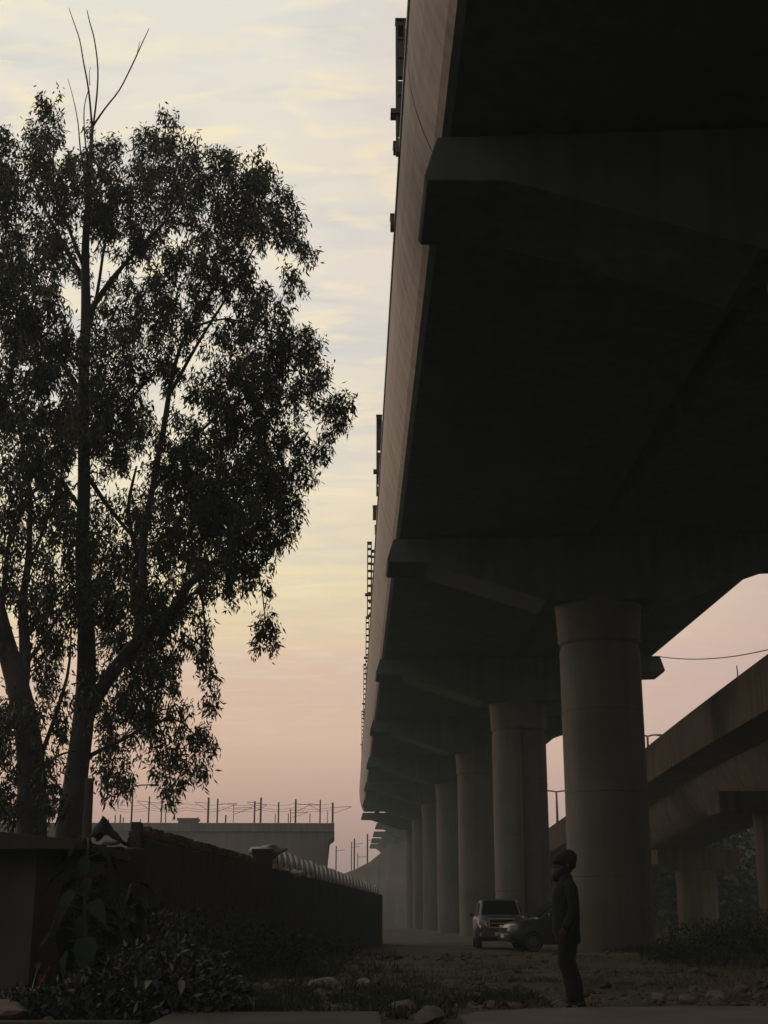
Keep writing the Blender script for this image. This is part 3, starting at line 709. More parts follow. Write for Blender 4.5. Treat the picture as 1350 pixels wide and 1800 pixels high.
clA = [(95,190,30,1.0),(85,235,36,.6),(70,300,45,.55),(160,262,40,.6),(205,270,26,.5),(262,235,30,.9),(290,232,34,.9),(275,285,50,1.1),(330,270,30,.7),(350,300,50,1.3),(392,290,38,1.1),(300,345,55,1.3),
 (230,335,55,1.2),(195,390,55,1.3),(160,340,50,1.1),(125,310,40,.6),(410,345,48,1.4),(455,300,34,.9),(455,345,42,1.3),(495,355,36,.7),(515,390,30,.6),(530,440,26,.55),(545,435,18,.5),(505,405,30,.8),
 (512,478,26,.8),(520,505,18,.7),(480,400,36,.8),(440,395,45,.8),(360,390,55,.7),(280,410,45,.5),(240,430,40,.6),(330,450,45,.6),(400,450,50,.65),(300,500,50,.7),(420,495,45,.9),(370,480,50,1.0),(445,530,40,.9),
 (480,545,32,.9),(255,545,60,1.1),(215,560,40,.6),(310,580,50,.9),(345,540,40,.5),(230,620,50,.9),(290,650,40,.6),(180,640,45,.8),(385,590,42,.5),(430,600,38,.6),(510,590,44,1.1),(535,610,36,1.1),(548,650,32,1.0),
 (568,660,16,.9),(490,640,48,1.2),(440,665,46,1.0),(400,670,45,.8),(470,700,52,1.3),(520,690,36,.8),(555,720,20,.4),(590,705,24,.9),(607,700,20,.9),(598,730,26,1.1),(578,755,22,1.0),(572,790,7,.3),(400,730,46,1.1),
 (360,690,40,.6),(430,760,44,.7),(480,760,40,.7),(520,760,32,.6),(535,800,28,.6),(540,835,22,.6),(500,830,42,1.3),(455,830,50,1.2),(400,800,50,.9),(350,790,50,.9),(330,830,55,1.5),(390,860,55,1.4),(505,880,36,1.2),
 (450,900,55,1.4),(490,930,34,1.2),(400,920,55,1.4),(340,900,55,1.3),(290,850,45,.9),(280,920,50,1.1),(330,960,55,1.3),(420,970,45,1.1),(480,960,26,.9),(380,1000,42,.9),(430,1010,30,.6),(455,1030,24,.5),(400,1030,24,.5),
 (470,1080,15,.9),(462,1100,17,1.0),(476,1110,16,1.0),(455,1128,13,.8),(480,1130,10,.7),(350,1030,34,.8),(330,1060,26,.6),(352,1080,16,.6),(365,1100,14,.6),(328,1115,12,.6),(335,1130,9,.6),(362,1135,18,.8),(370,1165,18,.8),(355,1150,12,.6),
 (372,1195,15,.7),(380,1225,17,.8),(372,1245,16,.7),(290,1045,45,1.1),(240,1060,50,1.2),(300,1090,38,.9),(260,1120,50,1.1),(200,1050,45,1.1),(185,980,45,1.2),(230,980,40,.9),(140,960,44,1.1),(190,900,36,.7),(240,900,40,.8),(185,830,26,.3),
 (210,770,48,1.1),(260,760,34,.5),(180,730,46,1.1),(120,740,45,.9),(200,700,46,1.1),(160,1060,50,1.1),(120,1050,45,.9),(200,1130,50,1.0),(270,1170,38,.9),(290,1185,30,.8),(245,1200,38,.8),(300,1160,20,.6),(310,1200,10,.4),
 (200,1210,32,.6),(230,1250,38,.8),(265,1270,34,.9),(270,1240,28,.8),(300,1245,18,.8),(320,1240,16,.6),(330,1285,26,.8),(350,1290,22,.8),(362,1310,16,.6),(310,1310,24,.7),(345,1340,18,1.0),(330,1345,16,.9),(360,1350,8,.5),
 (292,1330,26,.8),(285,1355,20,.7),(298,1385,18,1.0),(318,1365,10,.5),(300,1400,10,.6),(240,1300,30,.5),(215,1340,26,.8),(205,1370,24,.9),(195,1310,26,.5),(175,1350,20,.6),(180,1300,20,.5),(225,1385,12,.6),(180,1250,28,.5),(190,1390,14,.5)]
clA += [(150,300,34,.8),(140,470,30,.5),(165,600,36,.7),(140,690,36,.8),(155,780,36,.6),(145,910,38,.8),(160,1010,34,.7),(100,430,30,.5),(205,500,30,.4)]
clA += fill([(60,210),(130,240),(230,230),(330,240),(450,290),(530,420),(480,440),(400,470),(440,560),(530,600),(480,800),(500,900),(400,1000),(320,1040),(280,1180),(300,1260),(200,1340),(170,1250),(170,900),(60,760),(60,400)], 110, 77)
P, D, ln, wd, tw = foliage(clA, TD, 1.6, 30, seed=3, leaf=(.145, .034)); print('LEAVES', len(P))
o = link('foliage', local(leaf_mesh('foliage', P, D, ln, wd), org), LEAF, tree); tag(o, kind='stuff')
def twigs(tw, parent, org, r=.008):
    mb = MB()
    for a_, b_ in tw:
        m_ = a_.lerp(b_, .5) + Vector((0, 0, .08)); mb.tube([a_, m_, b_], [r, r*.8, r*.4], 3, False)
    o = link('twigs', local(mb.me('twigs'), org), TWIG, parent); tag(o, kind='stuff')
twigs(tw, tree, org)
# second tree
TB = 23.5; b2 = at(55, 1450, TB); org = (b2.x, TB, 0)
tree2 = empty('eucalyptus_tree', org, 0, 'second tree at the left edge with a thick trunk forking left and up', 'tree', 'tall trees behind the wall')
mb = MB(); limb(mb, [(52, 1690, 66), (53, 1560, 60), (55, 1460, 54), (55, 1350, 50), (42, 1250, 44), (18, 1160, 38), (-8, 1060, 32), (-30, 930, 26), (-50, 760, 18), (-60, 600, 9)], TB, n=14)
link('trunk', local(mb.me('trunk', True), org), BARK, tree2)
for pts, dd in [([(38,1235,24),(44,1150,22),(40,1060,17),(50,980,12),(52,860,9),(35,760,7),(20,640,5),(50,520,3)], .6), ([(65,1345,10),(90,1280,8),(118,1190,6),(125,1120,3)], -.5),
                ([(0,1110,14),(8,1020,10),(22,930,7),(70,850,4)], .5), ([(50,1000,8),(80,920,6),(110,830,3)], -.6), ([(50,1160,9),(80,1120,6),(115,1060,4)], .4),
                ([(-40,860,12),(0,740,9),(30,600,6),(40,480,4),(20,340,2)], .8), ([(70,1350,5),(110,1325,4),(150,1318,2)], -.3)]:
    mb = MB(); limb(mb, pts, TB, dd=dd*1.5, n=8); link('limb', local(mb.me('limb', True), org), BARK if pts[0][2] > 12 else TWIG, tree2)
clB = [(5,225,24,.6),(0,260,34,.7),(20,310,36,.6),(5,345,45,.9),(50,370,40,.6),(110,370,36,.7),(20,410,40,.8),(0,480,46,1.1),(50,470,44,.8),(40,540,52,1.3),(85,520,34,.6),(20,590,52,1.3),(80,590,46,.9),(100,560,30,.6),(60,650,50,1.1),(10,680,40,.8),
 (100,660,40,.8),(120,600,32,.7),(60,740,44,.9),(20,760,44,1.1),(100,780,40,1.1),(60,810,44,1.2),(20,850,38,.8),(100,850,32,.8),(80,900,40,.9),(30,920,36,.8),(20,980,30,.5),(80,960,26,.4),(115,920,26,.6),(10,1040,30,.7),(75,1060,30,.8),(100,1010,30,.5),
 (70,1110,34,.9),(105,1130,34,.9),(90,1180,28,.7),(115,1220,26,.8),(80,1220,18,.6),(10,1250,28,.9),(0,1300,36,1.0),(20,1360,24,.8),(100,1280,26,.6),(95,1330,26,.7),(85,1370,26,.9),(105,1400,24,.7),(5,1400,30,.9),(25,1430,22,.8),(0,1200,22,.6),(90,1430,20,.5),
 (60,430,40,.5),(-30,500,60,1),(-40,300,60,1),(-40,700,60,1),(-40,900,60,1),(-40,1300,50,1),(-60,1100,50,1)]
clB += fill([(-20,230),(60,240),(130,330),(130,700),(110,1000),(120,1250),(90,1420),(-20,1430)], 90, 78)
P, D, ln, wd, tw = foliage(clB, TB, 1.5, 30, seed=9, leaf=(.145, .034)); print('LEAVES', len(P))
o = link('foliage', local(leaf_mesh('foliage', P, D, ln, wd), org), LEAF, tree2); tag(o, kind='stuff'); twigs(tw, tree2, org)

# trees added beyond the flyover to block the sky and keep its underside dark
def added_tree(x, d, h, r, label, seed):
    t = empty('added_bushy_tree', (x, d, 0), 0, label, 'tree', 'added dark trees beyond the flyover'); rt = random.Random(seed); rs = np.random.RandomState(seed)
    mb = MB(); mb.tube([(0,0,-.5), (.1,0,h*.3), (0,.1,h*.7)], [.3,.22,.08], 8); mb.obj('trunk', TWIG, t, True)
    P = []
    for i in range(16):
        c = np.array([rt.uniform(-r, r)*.7, rt.uniform(-r, r)*.7, h*(.12 + .72*rt.random())]); rr_ = r*rt.uniform(.35, .6)
        u = rs.normal(size=(260, 3)); u /= np.linalg.norm(u, axis=1)[:, None]; P.append(c + u*rr_*(rs.uniform(.3, 1, 260)**.4)[:, None])
    P = np.concatenate(P); P[:, 2] = np.abs(P[:, 2]); D = rs.normal(size=P.shape); D /= np.linalg.norm(D, axis=1)[:, None]
    o = link('crown', leaf_mesh('crown', P, D, rs.uniform(.4, .8, len(P)), rs.uniform(.25, .45, len(P))), LEAF, t); tag(o, kind='stuff')
for i, (px, d, h, r, lb) in enumerate([(985, 122, 6.0, 4.0, 'added dark tree in the slot left of the thickest pier under the flyover'), (1165, 118, 7.5, 4.5, 'added dark tree just right of the thickest pier beneath the flyover'),
      (1235, 126, 8.5, 5.5, 'added dark tree right behind the wide headed flyover pier'), (1290, 112, 8.5, 5, 'added dark tree right of the wide headed flyover pier'), (1350, 104, 9, 5.5, 'added dark tree at the right edge between the flyover piers'),
      (1325, 140, 10, 6, 'taller added dark tree further back near the right edge'), (1200, 142, 9.5, 6, 'taller added dark tree further back left of the wide headed pier'), (1080, 135, 8, 6, 'added dark tree wholly behind the thickest pier'), (1335, 160, 15, 8, 'broad added dark tree far back behind the flyover pier at the right edge'), (1305, 150, 13, 7, 'tallest added dark tree behind all the others near the right edge'), (1170, 155, 11, 7, 'tall added dark tree far behind the wide headed pier on its left'), (1262, 100, 5.5, 4.5, 'low added dark tree beside the shaft of the wide headed pier')]):
    added_tree(at(px, 1617, d).x, d, h, r, lb, 50+i)

# ------------------------------------------------------------------ foreground plants
def big_leaf(ln, wd, curl, fold=.12):
    V = []; Fc = []; n = 8
    for i in range(n+1):
        s = i/n; w = wd*math.sin(PI*min(1, s*1.02)**.75)*.5 if i < n else .002
        z = -curl*s*s*ln; x = ln*s*(1 - .18*curl*s)
        for j, t_ in enumerate((-1, -.5, 0, .5, 1)):
            V.append((x, t_*w, z + abs(t_)*w*fold*2 + (.012*math.sin(i*2.2+j) if abs(t_) == 1 else 0)))
    for i in range(n):
        for j in range(4): a_ = i*5+j; Fc.append((a_, a_+1, a_+6, a_+5))
    me = mesh('leaf', V, Fc, True); me.materials.append(LEAFP); return me
LEAF_GLINT = mat('leaf_highlight', (.11, .12, .09), .5, .3, 6, bump=.2)  # pale base colour paints highlights onto a few bush leaves
lm = [big_leaf(.34, .15, .5), big_leaf(.28, .13, .9), big_leaf(.42, .2, .7)]
lmp = []
for q_ in lm[:2]:
    c_ = q_.copy(); c_.materials.clear(); c_.materials.append(LEAF_GLINT); lmp.append(c_)
def plant(name, loc, h, n, sc, label, seed, lean=(0, 0), zmin=.15, up=.0):
    rp_ = random.Random(seed); t = empty(name, loc, 0, label, 'plant')
    pts = [(lean[0]*s*s + .02*math.sin(s*7), lean[1]*s, h*s) for s in np.linspace(0, 1, 8)]
    mb = MB(); mb.tube([(x, y, z - (.3 if i == 0 else 0)) for i, (x, y, z) in enumerate(pts)], [.028*(1-.6*i/8) for i in range(8)], 7); mb.obj('stem', LEAF2, t, True)
    for i in range(n):
        s = zmin + (1-zmin)*(i + rp_.random()*.6)/n; s = min(s, 1); yaw = i*2.4 + rp_.uniform(-.4, .4)
        p_ = Vector((lean[0]*s*s, lean[1]*s, h*s)); pit = R(rp_.uniform(5, 55)) - up*(s)
        k2 = sc*(1.15 - .55*s)*rp_.uniform(.8, 1.15)
        st = Vector((math.cos(yaw), math.sin(yaw), .35)).normalized()*.1*k2*2
        mb = MB(); mb.tube([p_, p_ + st], .006, 5); mb.obj('stalk', LEAF2, t, True)
        o = link('leaf', rp_.choice(lm), None, t, p_ + st, (rp_.uniform(-.5, .5), pit, yaw)); o.scale = (k2, k2, k2)
    return t
q = at(140, 1700, 15.0)
plant('broad_leaved_plant', (q.x+.05, 15.0, gh(q.x, 15)), 1.75, 34, 1.25, 'tall plant with broad drooping leaves in front of the trees, left', 4, (-.05, 0), .12)
q = at(205, 1650, 15.9); plant('broad_leaved_plant', (q.x, 15.9, gh(q.x, 15.9)), 1.25, 22, 1.0, 'shorter broad leaved plant right behind the tall one', 7, (.1, .1), .2)
def leaves_part(c, rx, ry, rz, n, size, seed, parent, m, org, name='foliage', upb=.3, asp=.42):
    rs = np.random.RandomState(seed); u = rs.normal(size=(n, 3)); u /= np.linalg.norm(u, axis=1)[:, None]
    rad_ = rs.uniform(0, 1, n)**.4; P = np.array(c) + u*rad_[:, None]*np.array([rx, ry, rz]); P[:, 2] = np.abs(P[:, 2] - org[2]) + org[2]
    D = u*.6 + rs.normal(size=(n, 3))*.6 + np.array([0, 0, upb]); D /= np.linalg.norm(D, axis=1)[:, None]
    ln = size*rs.uniform(.6, 1.3, n); me = leaf_mesh(name, P, D, ln, ln*asp); o = link(name, local(me, org), m, parent); tag(o, kind='stuff'); return o
def bush(px, d, rx, ry, rz, n, size, label, seed, nleaf=0, m=LEAF2, cat='bush', grp=None, name='leafy_bush'):
    q = at(px, 1617, d); g0 = gh(q.x, d); org = (q.x, d, g0)
    t = empty(name, org, 0, label, cat, grp); rb = random.Random(seed)
    mb = MB()
    for i in range(9):
        a_ = rb.uniform(0, 2*PI); e = Vector((math.cos(a_)*rx*.7, math.sin(a_)*ry*.7, rz*rb.uniform(.6, .95)))
        mb.tube([(0, 0, -.1), e*.5 + Vector((0, 0, .1*rz)), e], [.014, .01, .004], 5)
    mb.obj('stems', TWIG, t, True)
    leaves_part((q.x, d, g0 + rz*.25), rx, ry, rz*.75, n, size, seed, t, m, org)
    for i in range(nleaf):
        a_ = rb.uniform(PI, 2*PI); e_ = rb.uniform(.1, 1.2); p_ = Vector((math.cos(a_)*rx*math.cos(e_), math.sin(a_)*ry*math.cos(e_), rz*(.25 + .72*math.sin(e_))))
        o = link('leaf', (lmp if i % 8 == 0 else lm)[i % 2], None, t, p_, (rb.uniform(-.6, .6), rb.uniform(-.5, .7), a_)); k2 = rb.uniform(.28, .5); o.scale = (k2, k2, k2)
    return t
bush(300, 14.4, .8, .6, .78, 3200, .085, 'dense glossy bush at the bottom left, right of the tall plant', 21, 46)
bush(190, 14.5, .6, .45, .50, 2000, .085, 'low bush at the foot of the tall broad leaved plant', 22, 24)
bush(385, 14.7, .42, .35, .42, 900, .075, 'small bush at the right end of the plants, beside the slab', 23, 12)
bush(60, 14.6, .4, .35, .28, 900, .07, 'straggly low plant at the foot of the hut wall', 24, 10)
bush(250, 17.6, .8, .5, .95, 2200, .085, 'dark shrub against the wall behind the glossy bush', 25, 0)
bush(120, 17.2, .7, .4, 1.15, 2200, .09, 'dark shrub between the hut and the boundary wall', 26, 0)
bush(330, 20.5, .9, .7, .95, 2400, .09, 'dark shrub beside the brick wall, nearer one', 27, 0, WEED)
bush(400, 24.5, 1.1, .8, 1.05, 2400, .09, 'dark shrub beside the brick wall, below the square pillar', 28, 0, WEED)
bush(480, 28.5, 1.0, .9, .8, 2000, .1, 'dark shrub in front of the ribbed shed wall', 29, 0, WEED)
bush(560, 36, 1.2, 1.2, .6, 1600, .1, 'low scrub half way along the ribbed shed wall', 30, 0, WEED)
bush(1185, 31, .8, .6, .5, 1100, .09, 'low dark scrub at the foot of the thickest pier', 31, 0, WEED)
bush(1240, 33, 1.2, .8, .75, 1700, .1, 'dark scrub growing on the debris heap, left part', 32, 0, WEED)
bush(1330, 34, 1.3, .8, .95, 1700, .1, 'dark scrub growing on the debris heap at the right edge', 33, 0, WEED)
# red flowering plant
q = at(62, 1700, 14.3); t = empty('flowering_plant', (q.x, 14.3, .02), 0, 'spindly plant with two small red flowers beside the hut', 'plant')
mb = MB(); mb.tube([(0,0,-.1), (-.02,0,.25), (.03,0,.5)], [.008,.006,.004], 5); mb.obj('stem', LEAF2, t, True)
mb = MB(); mb.tube([(0,0,.1), (.05,-.02,.25), (.07,0,.37)], [.006,.005,.004], 5); mb.obj('stem', LEAF2, t, True)
for x, z in ((.03, .51), (.07, .38)):
    mb = MB()
    for j in range(6):
        a_ = j*PI/3; mb.add([(x, 0, z), (x+.03*math.cos(a_-.4), -.02, z+.03*math.sin(a_-.4)), (x+.045*math.cos(a_), -.03, z+.045*math.sin(a_)), (x+.03*math.cos(a_+.4), -.02, z+.03*math.sin(a_+.4))], [(0,1,2,3)])
    mb.obj('flower', RED, t)
for i in range(9):
    o = link('leaf', lm[i % 2], None, t, (0, 0, .05 + .03*i), (0, .3, i*2.3)); o.scale = (.35,)*3

# ------------------------------------------------------------------ ground cover and rubble
def scatter_blades(name, n, xr, yr, h, w, m, seed, keep):
    rs = np.random.RandomState(seed); P = []; D = []; H = []
    while len(P) < n:
        x = rs.uniform(*xr); y = yr[0] + (yr[1]-yr[0])*rs.rand()**1.6
        if rs.rand() > keep(x, y): continue
        for _ in range(rs.randint(2, 6)):
            xx = x + rs.normal()*.05; yy = y + rs.normal()*.05
            P.append((xx, yy, gh(xx, yy) - .01)); dd = np.array([rs.normal()*.5, rs.normal()*.5, 1]); D.append(dd/np.linalg.norm(dd)); H.append(h*rs.uniform(.35, 1.3))
    P = np.array(P); D = np.array(D); H = np.array(H)
    o = link(name, leaf_mesh(name, P, D, H, np.full(len(P), w)), m); tag(o, kind='stuff'); return o
def patch(x, y, s=.5, o=0): return min(1, max(0, .5 + 1.6*fbm(x*s, y*s, o)))
offp = lambda x, y: 0 if ((x > .95 and y < 15.8) or (-1.9 < x < .32 and y < 14.5)) else 1
o = scatter_blades('dry_grass', 26000, (-3.5, 13), (16, 34), .09, .012, GRASS, 1, lambda x, y: offp(x, y)*patch(x, y, .45, 11)); tag(o, 'short dry olive grass over the waste ground')
o = scatter_blades('green_weeds', 16000, (-5, 1.2), (14.2, 40), .2, .02, WEED, 2, lambda x, y: offp(x, y)*patch(x, y, .6, 4)*(1 if x < -.6 + (y-16)*.03 else .15)); tag(o, 'dark weeds along the foot of the walls')
o = scatter_blades('heap_weeds', 9000, (6.5, 17), (29, 39), .22, .022, WEED, 3, lambda x, y: patch(x, y, .6, 8)); tag(o, 'dark weeds on the debris heap')
o = scatter_blades('low_weeds', 7000, (-2.6, 2.2), (14.4, 17.6), .13, .03, WEED, 6, lambda x, y: offp(x, y)*max(0, patch(x, y, 1.3, 31)-.25)); tag(o, 'dark weed tufts between the near stones')
def rock_mesh(seed, sub=2):
    bm = bmesh.new(); bmesh.ops.create_icosphere(bm, subdivisions=sub, radius=.5); rk = random.Random(seed)
    pl = [(Vector((rk.uniform(-1, 1), rk.uniform(-1, 1), rk.uniform(-.6, 1))).normalized(), rk.uniform(.26, .42)) for _ in range(7)]
    for v_ in bm.verts:
        for n_, d_ in pl:
            e = v_.co.dot(n_) - d_
            if e > 0: v_.co -= n_*e*.92
        v_.co += v_.co.normalized()*.05*noise.noise(v_.co*4 + Vector((seed, 0, 0)))
        v_.co.z *= .75
    return from_bm('rock', bm)
RK = [rock_mesh(i) for i in range(8)]
RK1 = [rock_mesh(i+20, 1) for i in range(8)]
def rubble(name, n, keep, xr, yr, smin, smax, m, seed, lab):
    rs = random.Random(seed); V = []; Fc = []; arr = [([tuple(v_.co) for v_ in me.vertices], [tuple(p_.vertices) for p_ in me.polygons]) for me in RK1]
    c_ = 0
    while c_ < n:
        x = rs.uniform(*xr); y = yr[0] + (yr[1]-yr[0])*rs.random()**1.3
        if rs.random() > keep(x, y): continue
        c_ += 1; vs_, fs_ = rs.choice(arr); s = smin + (smax-smin)*rs.random()**3; e = Euler((rs.uniform(-.5, .5), rs.uniform(-.5, .5), rs.uniform(0, 6))).to_matrix(); b0 = len(V); sq = rs.uniform(.5, 1)
        for p_ in vs_: w_ = e @ Vector((p_[0]*s*1.3, p_[1]*s, p_[2]*s*sq)); V.append((w_.x + x, w_.y + y, w_.z + gh(x, y) + s*.12))
        Fc += [tuple(i + b0 for i in q_) for q_ in fs_]
    o = link(name, mesh(name, V, Fc), m); tag(o, lab, kind='stuff'); return o
kz = lambda x, y: offp(x, y)*(1.0 if (-1.9 < x < 1.9 and y < 19.5) else (.75 if (4.0 < x < 7.5 and 15.9 < y < 18.6) else .10))*patch(x, y, 1.0, 2)
rubble('rubble', 2600, kz, (-4, 9), (14.2, 22), .03, .2, STONE, 1, 'broken stones strewn over the near waste ground')
rubble('far_rubble', 800, lambda x, y: patch(x, y, .6, 9)*(.25 if y < 30 else .8), (-1, 16), (20, 40), .05, .3, STONE, 2, 'broken stones and clods along the debris heap')
rubble('pale_rubble', 130, lambda x, y: offp(x, y)*patch(x, y, .8, 21)*(1 if x < 1 else .3), (-3, 8), (15, 30), .03, .12, PALE, 3, 'small pale stones and scraps of litter on the waste ground')
rk = random.Random(12)
rocks = [(570,1745,.36,'largest pale boulder left of centre among the rubble'), (755,1787,.30,'rounded boulder at the bottom between the slab and the pavement'), (703,1776,.28,'boulder just left of the rounded bottom one'),
 (640,1752,.20,'dark stone just right of the largest pale boulder'), (597,1778,.16,'small stone on the slab edge below the largest boulder'), (486,1712,.17,'pale stone at the left side of the rubble'), (511,1727,.12,'small pale stone right of the pale left one'),
 (583,1668,.20,'pale stone far back near the end of the shed wall'), (458,1745,.13,'stone near the small bush by the slab'), (800,1735,.22,'flat stone in the middle of the rubble'), (838,1757,.2,'stone right of the flat middle stone'),
 (665,1722,.24,'low stone behind the dark stone'), (735,1748,.18,'stone between the flat stone and the boulders'), (1212,1757,.22,'pale flat slab fragment in the right rubble patch'), (1262,1750,.26,'larger pale slab fragment right of the first'),
 (1305,1740,.22,'slab fragment furthest right in the rubble patch'), (1155,1748,.16,'pale stone right of the man near the pavement'), (892,1690,.15,'pale stone just below the parked cars'), (1135,1762,.12,'small stone nearest the man on his right'),
 (525,1672,.14,'stone at the edge of the dark weeds by the shed'), (418,1760,.2,'stone beside the small bush'), (935,1745,.12,'small stone left of the man at his feet')]
for i, (px, py, s, lb) in enumerate(rocks):
    v_ = CM @ Vector(((px - 675)/F, (900-py)/F, -1)); sc_ = -(CH - s*.2)/v_.z; x, y = v_.x*sc_, v_.y*sc_
    if y > 60: y = 38; x = v_.x/v_.y*38
    z = gh(x, y) + s*.18
    if not offp(x, y): y += .5
    o = link('rock', RK[i % 8].copy(), PALE if 'pale' in lb else STONE, None, (x, y, z), (rk.uniform(-.3, .3), rk.uniform(-.3, .3), rk.uniform(0, 6)))
    o.scale = (s*1.35, s*1.1, s*rk.uniform(.75, 1.05)); tag(o, lb, 'rock', 'larger rocks among the rubble')
q = at(15, 1785, 14.4); o = link('rock', RK[3].copy(), PALE, None, (q.x, 14.3, .1), (0, .1, 1)); o.scale = (.62, .5, .3); tag(o, 'long pale stone in the bottom left corner', 'rock', 'larger rocks among the rubble')

# ------------------------------------------------------------------ cars
def car(loc, rz, paint, label, tailglow=True, L_=4.0, Wd=1.72, H=1.55, suv=False):
    """nose towards +x; lofted shell with separate glass, lights, wheels"""
    t = empty('parked_car', loc, rz, label, 'car', 'cars parked by the piers')
    hw = Wd/2
    st = [(-.5, .50, .62, .70), (-.492, .34, .86, .93), (-.47, .28, 1.0, .97), (-.40, .24, 1.04, .995), (-.2, .22, 1.03, 1.0), (.05, .22, 1.02, 1.0), (.2, .22, 1.0, 1.0), (.3, .24, .96, .985), (.42, .27, .88, .95), (.475, .32, .78, .86), (.5, .40, .62, .70)]
    if suv: st = st[:7] + [(.3, .24, 1.07, .985), (.42, .27, 1.05, .965), (.475, .32, 1.0, .90), (.5, .40, .90, .78)]
    rings = []
    for x, zb_, zt_, w in st:
        w *= hw; r = []
        for y, z in ((w*.93, zb_), (w, zb_+.12), (w*1.0, zb_+(zt_-zb_)*.55), (w*.965, zt_-.06), (w*.86, zt_), (w*.4, zt_+.025)): r.append((x*L_, y, z))
        r += [(a_, -b_, c_) for a_, b_, c_ in r[::-1]]; rings.append([Vector(q_) for q_ in r])
    mb = MB(); mb.loft(rings); o = mb.obj('body', paint, t); bevel(o, .015, 1, 50); auto_smooth(o, 45)
    # cabin
    cab = [(-.475, 1.0, 1.02, .86, .84), (-.44, 1.0, 1.38, .88, .76), (-.39, 1.0, H-.04, .89, .74), (-.2, 1.0, H, .9, .74), (0, 1.0, H-.01, .9, .74), (.08, 1.0, H-.07, .9, .74), (.27, .96, .99, .88, .84)]
    rings = []
    for x, zb_, zt_, wb, wt in cab:
        r = [(x*L_, hw*wb, zb_-.03), (x*L_, hw*wt, zt_-.05), (x*L_, hw*(wt-.08), zt_-.01), (x*L_, hw*.35, zt_+.012)]
        r += [(a_, -b_, c_) for a_, b_, c_ in r[::-1]]; rings.append([Vector(q_) for q_ in r])
    mb = MB(); mb.loft(rings); o = mb.obj('roof', paint, t); auto_smooth(o, 45)
    def pane(name, pts, off, m=GLASS):
        P_ = [Vector(p_) for p_ in pts]; n_ = (P_[1]-P_[0]).cross(P_[2]-P_[0]).normalized(); c_ = sum(P_, Vector())/len(P_)
        if n_.dot(c_ - Vector((0, 0, 1.1))) < 0: n_ = -n_; P_ = P_[::-1]
        mb = MB(); k_ = len(P_); mb.add([p_ + n_*off for p_ in P_] + [p_ - n_*.03 for p_ in P_], [tuple(range(k_)), tuple(range(2*k_-1, k_-1, -1))] + [(i, i+k_, (i+1) % k_+k_, (i+1) % k_) for i in range(k_)])
        return mb.obj(name, m, t)
    pane('rear_window', [(-.478*L_, -hw*.70, 1.09), (-.478*L_, hw*.70, 1.09), (-.437*L_, hw*.62, H-.13), (-.437*L_, -hw*.62, H-.13)], .03)
    pane('windscreen', [(.262*L_, -hw*.74, 1.02 + .07*suv), (.262*L_, hw*.74, 1.02 + .07*suv), (.09*L_, hw*.62, H-.09), (.09*L_, -hw*.62, H-.09)], .03)
    for s in (-1, 1):
        for x0, x1 in ((-.38, -.17), (-.155, .045)):
            pane('side_window', [(x0*L_, s*hw*.895, 1.06), (x1*L_, s*hw*.895, 1.06), (x1*L_, s*hw*.785, H-.14), ((x0+.02)*L_, s*hw*.785, H-.14)], .012)
        pane('quarter_window', [(.06*L_, s*hw*.893, 1.06), (.2*L_, s*hw*.88, 1.06), (.075*L_, s*hw*.8, H-.2)], .012)
        # pillar strip, catches the sky
        mb = MB(); mb.tube([(-.47*L_, s*hw*.84, 1.05), (-.43*L_, s*hw*.76, H-.1)], .028, 6); mb.obj('rear_pillar', CARS, t, True)
        # tail light
        mb = MB(); mb.add([Vector(p_) for p_ in ((-.497*L_, s*hw*.60, .80), (-.485*L_, s*hw*.93, .72), (-.465*L_, s*hw*.99, .86), (-.475*L_, s*hw*.93, 1.06), (-.487*L_, s*hw*.82, 1.06), (-.50*L_, s*hw*.68, .90))] +
                          [Vector(p_) for p_ in ((-.43*L_, s*hw*.55, .80), (-.43*L_, s*hw*.85, .72), (-.42*L_, s*hw*.9, .86), (-.42*L_, s*hw*.85, 1.04), (-.43*L_, s*hw*.75, 1.04), (-.43*L_, s*hw*.6, .90))],
                         [(0,1,2,3,4,5)] + [(i, i+6, (i+1) % 6+6, (i+1) % 6) for i in range(6)]); o = mb.obj('tail_light', TAIL, t)
        mb = MB(); mb.box(-.502*L_, -.46*L_, s*hw*.84-.06, s*hw*.84+.06, .70, .765); mb.obj('reverse_light', LENS, t)
        if suv:
            a_ = [Vector(p_) for p_ in ((.502*L_, s*hw*.55, .72), (.492*L_, s*hw*.86, .66), (.462*L_, s*hw*.965, .84), (.435*L_, s*hw*.985, 1.03), (.472*L_, s*hw*.86, 1.0), (.505*L_, s*hw*.62, .88))]
            mb = MB(); mb.add(a_ + [p_ - Vector((.12, s*.05, 0)) for p_ in a_], [(0,1,2,3,4,5)] + [(i, i+6, (i+1) % 6+6, (i+1) % 6) for i in range(6)]); o = mb.obj('headlight', LENS, t)
            mb = MB(); mb.box(.49*L_, .503*L_, s*hw*.72-.13, s*hw*.72+.13, .42, .50); mb.obj('fog_light', LENS, t)
        else:
            mb = MB(); mb.box(.44*L_, .488*L_, s*hw*.72-.14, s*hw*.72+.14, .66, .80); o = mb.obj('headlight', LENS, t); bevel(o, .03)
        mb = MB(); mb.box(.17*L_, .2*L_, s*(hw+.02), s*(hw+.19), 1.02, 1.16) if s > 0 else mb.box(.17*L_, .2*L_, -(hw+.19), -(hw+.02), 1.02, 1.16); o = mb.obj('mirror', paint, t); bevel(o, .03)
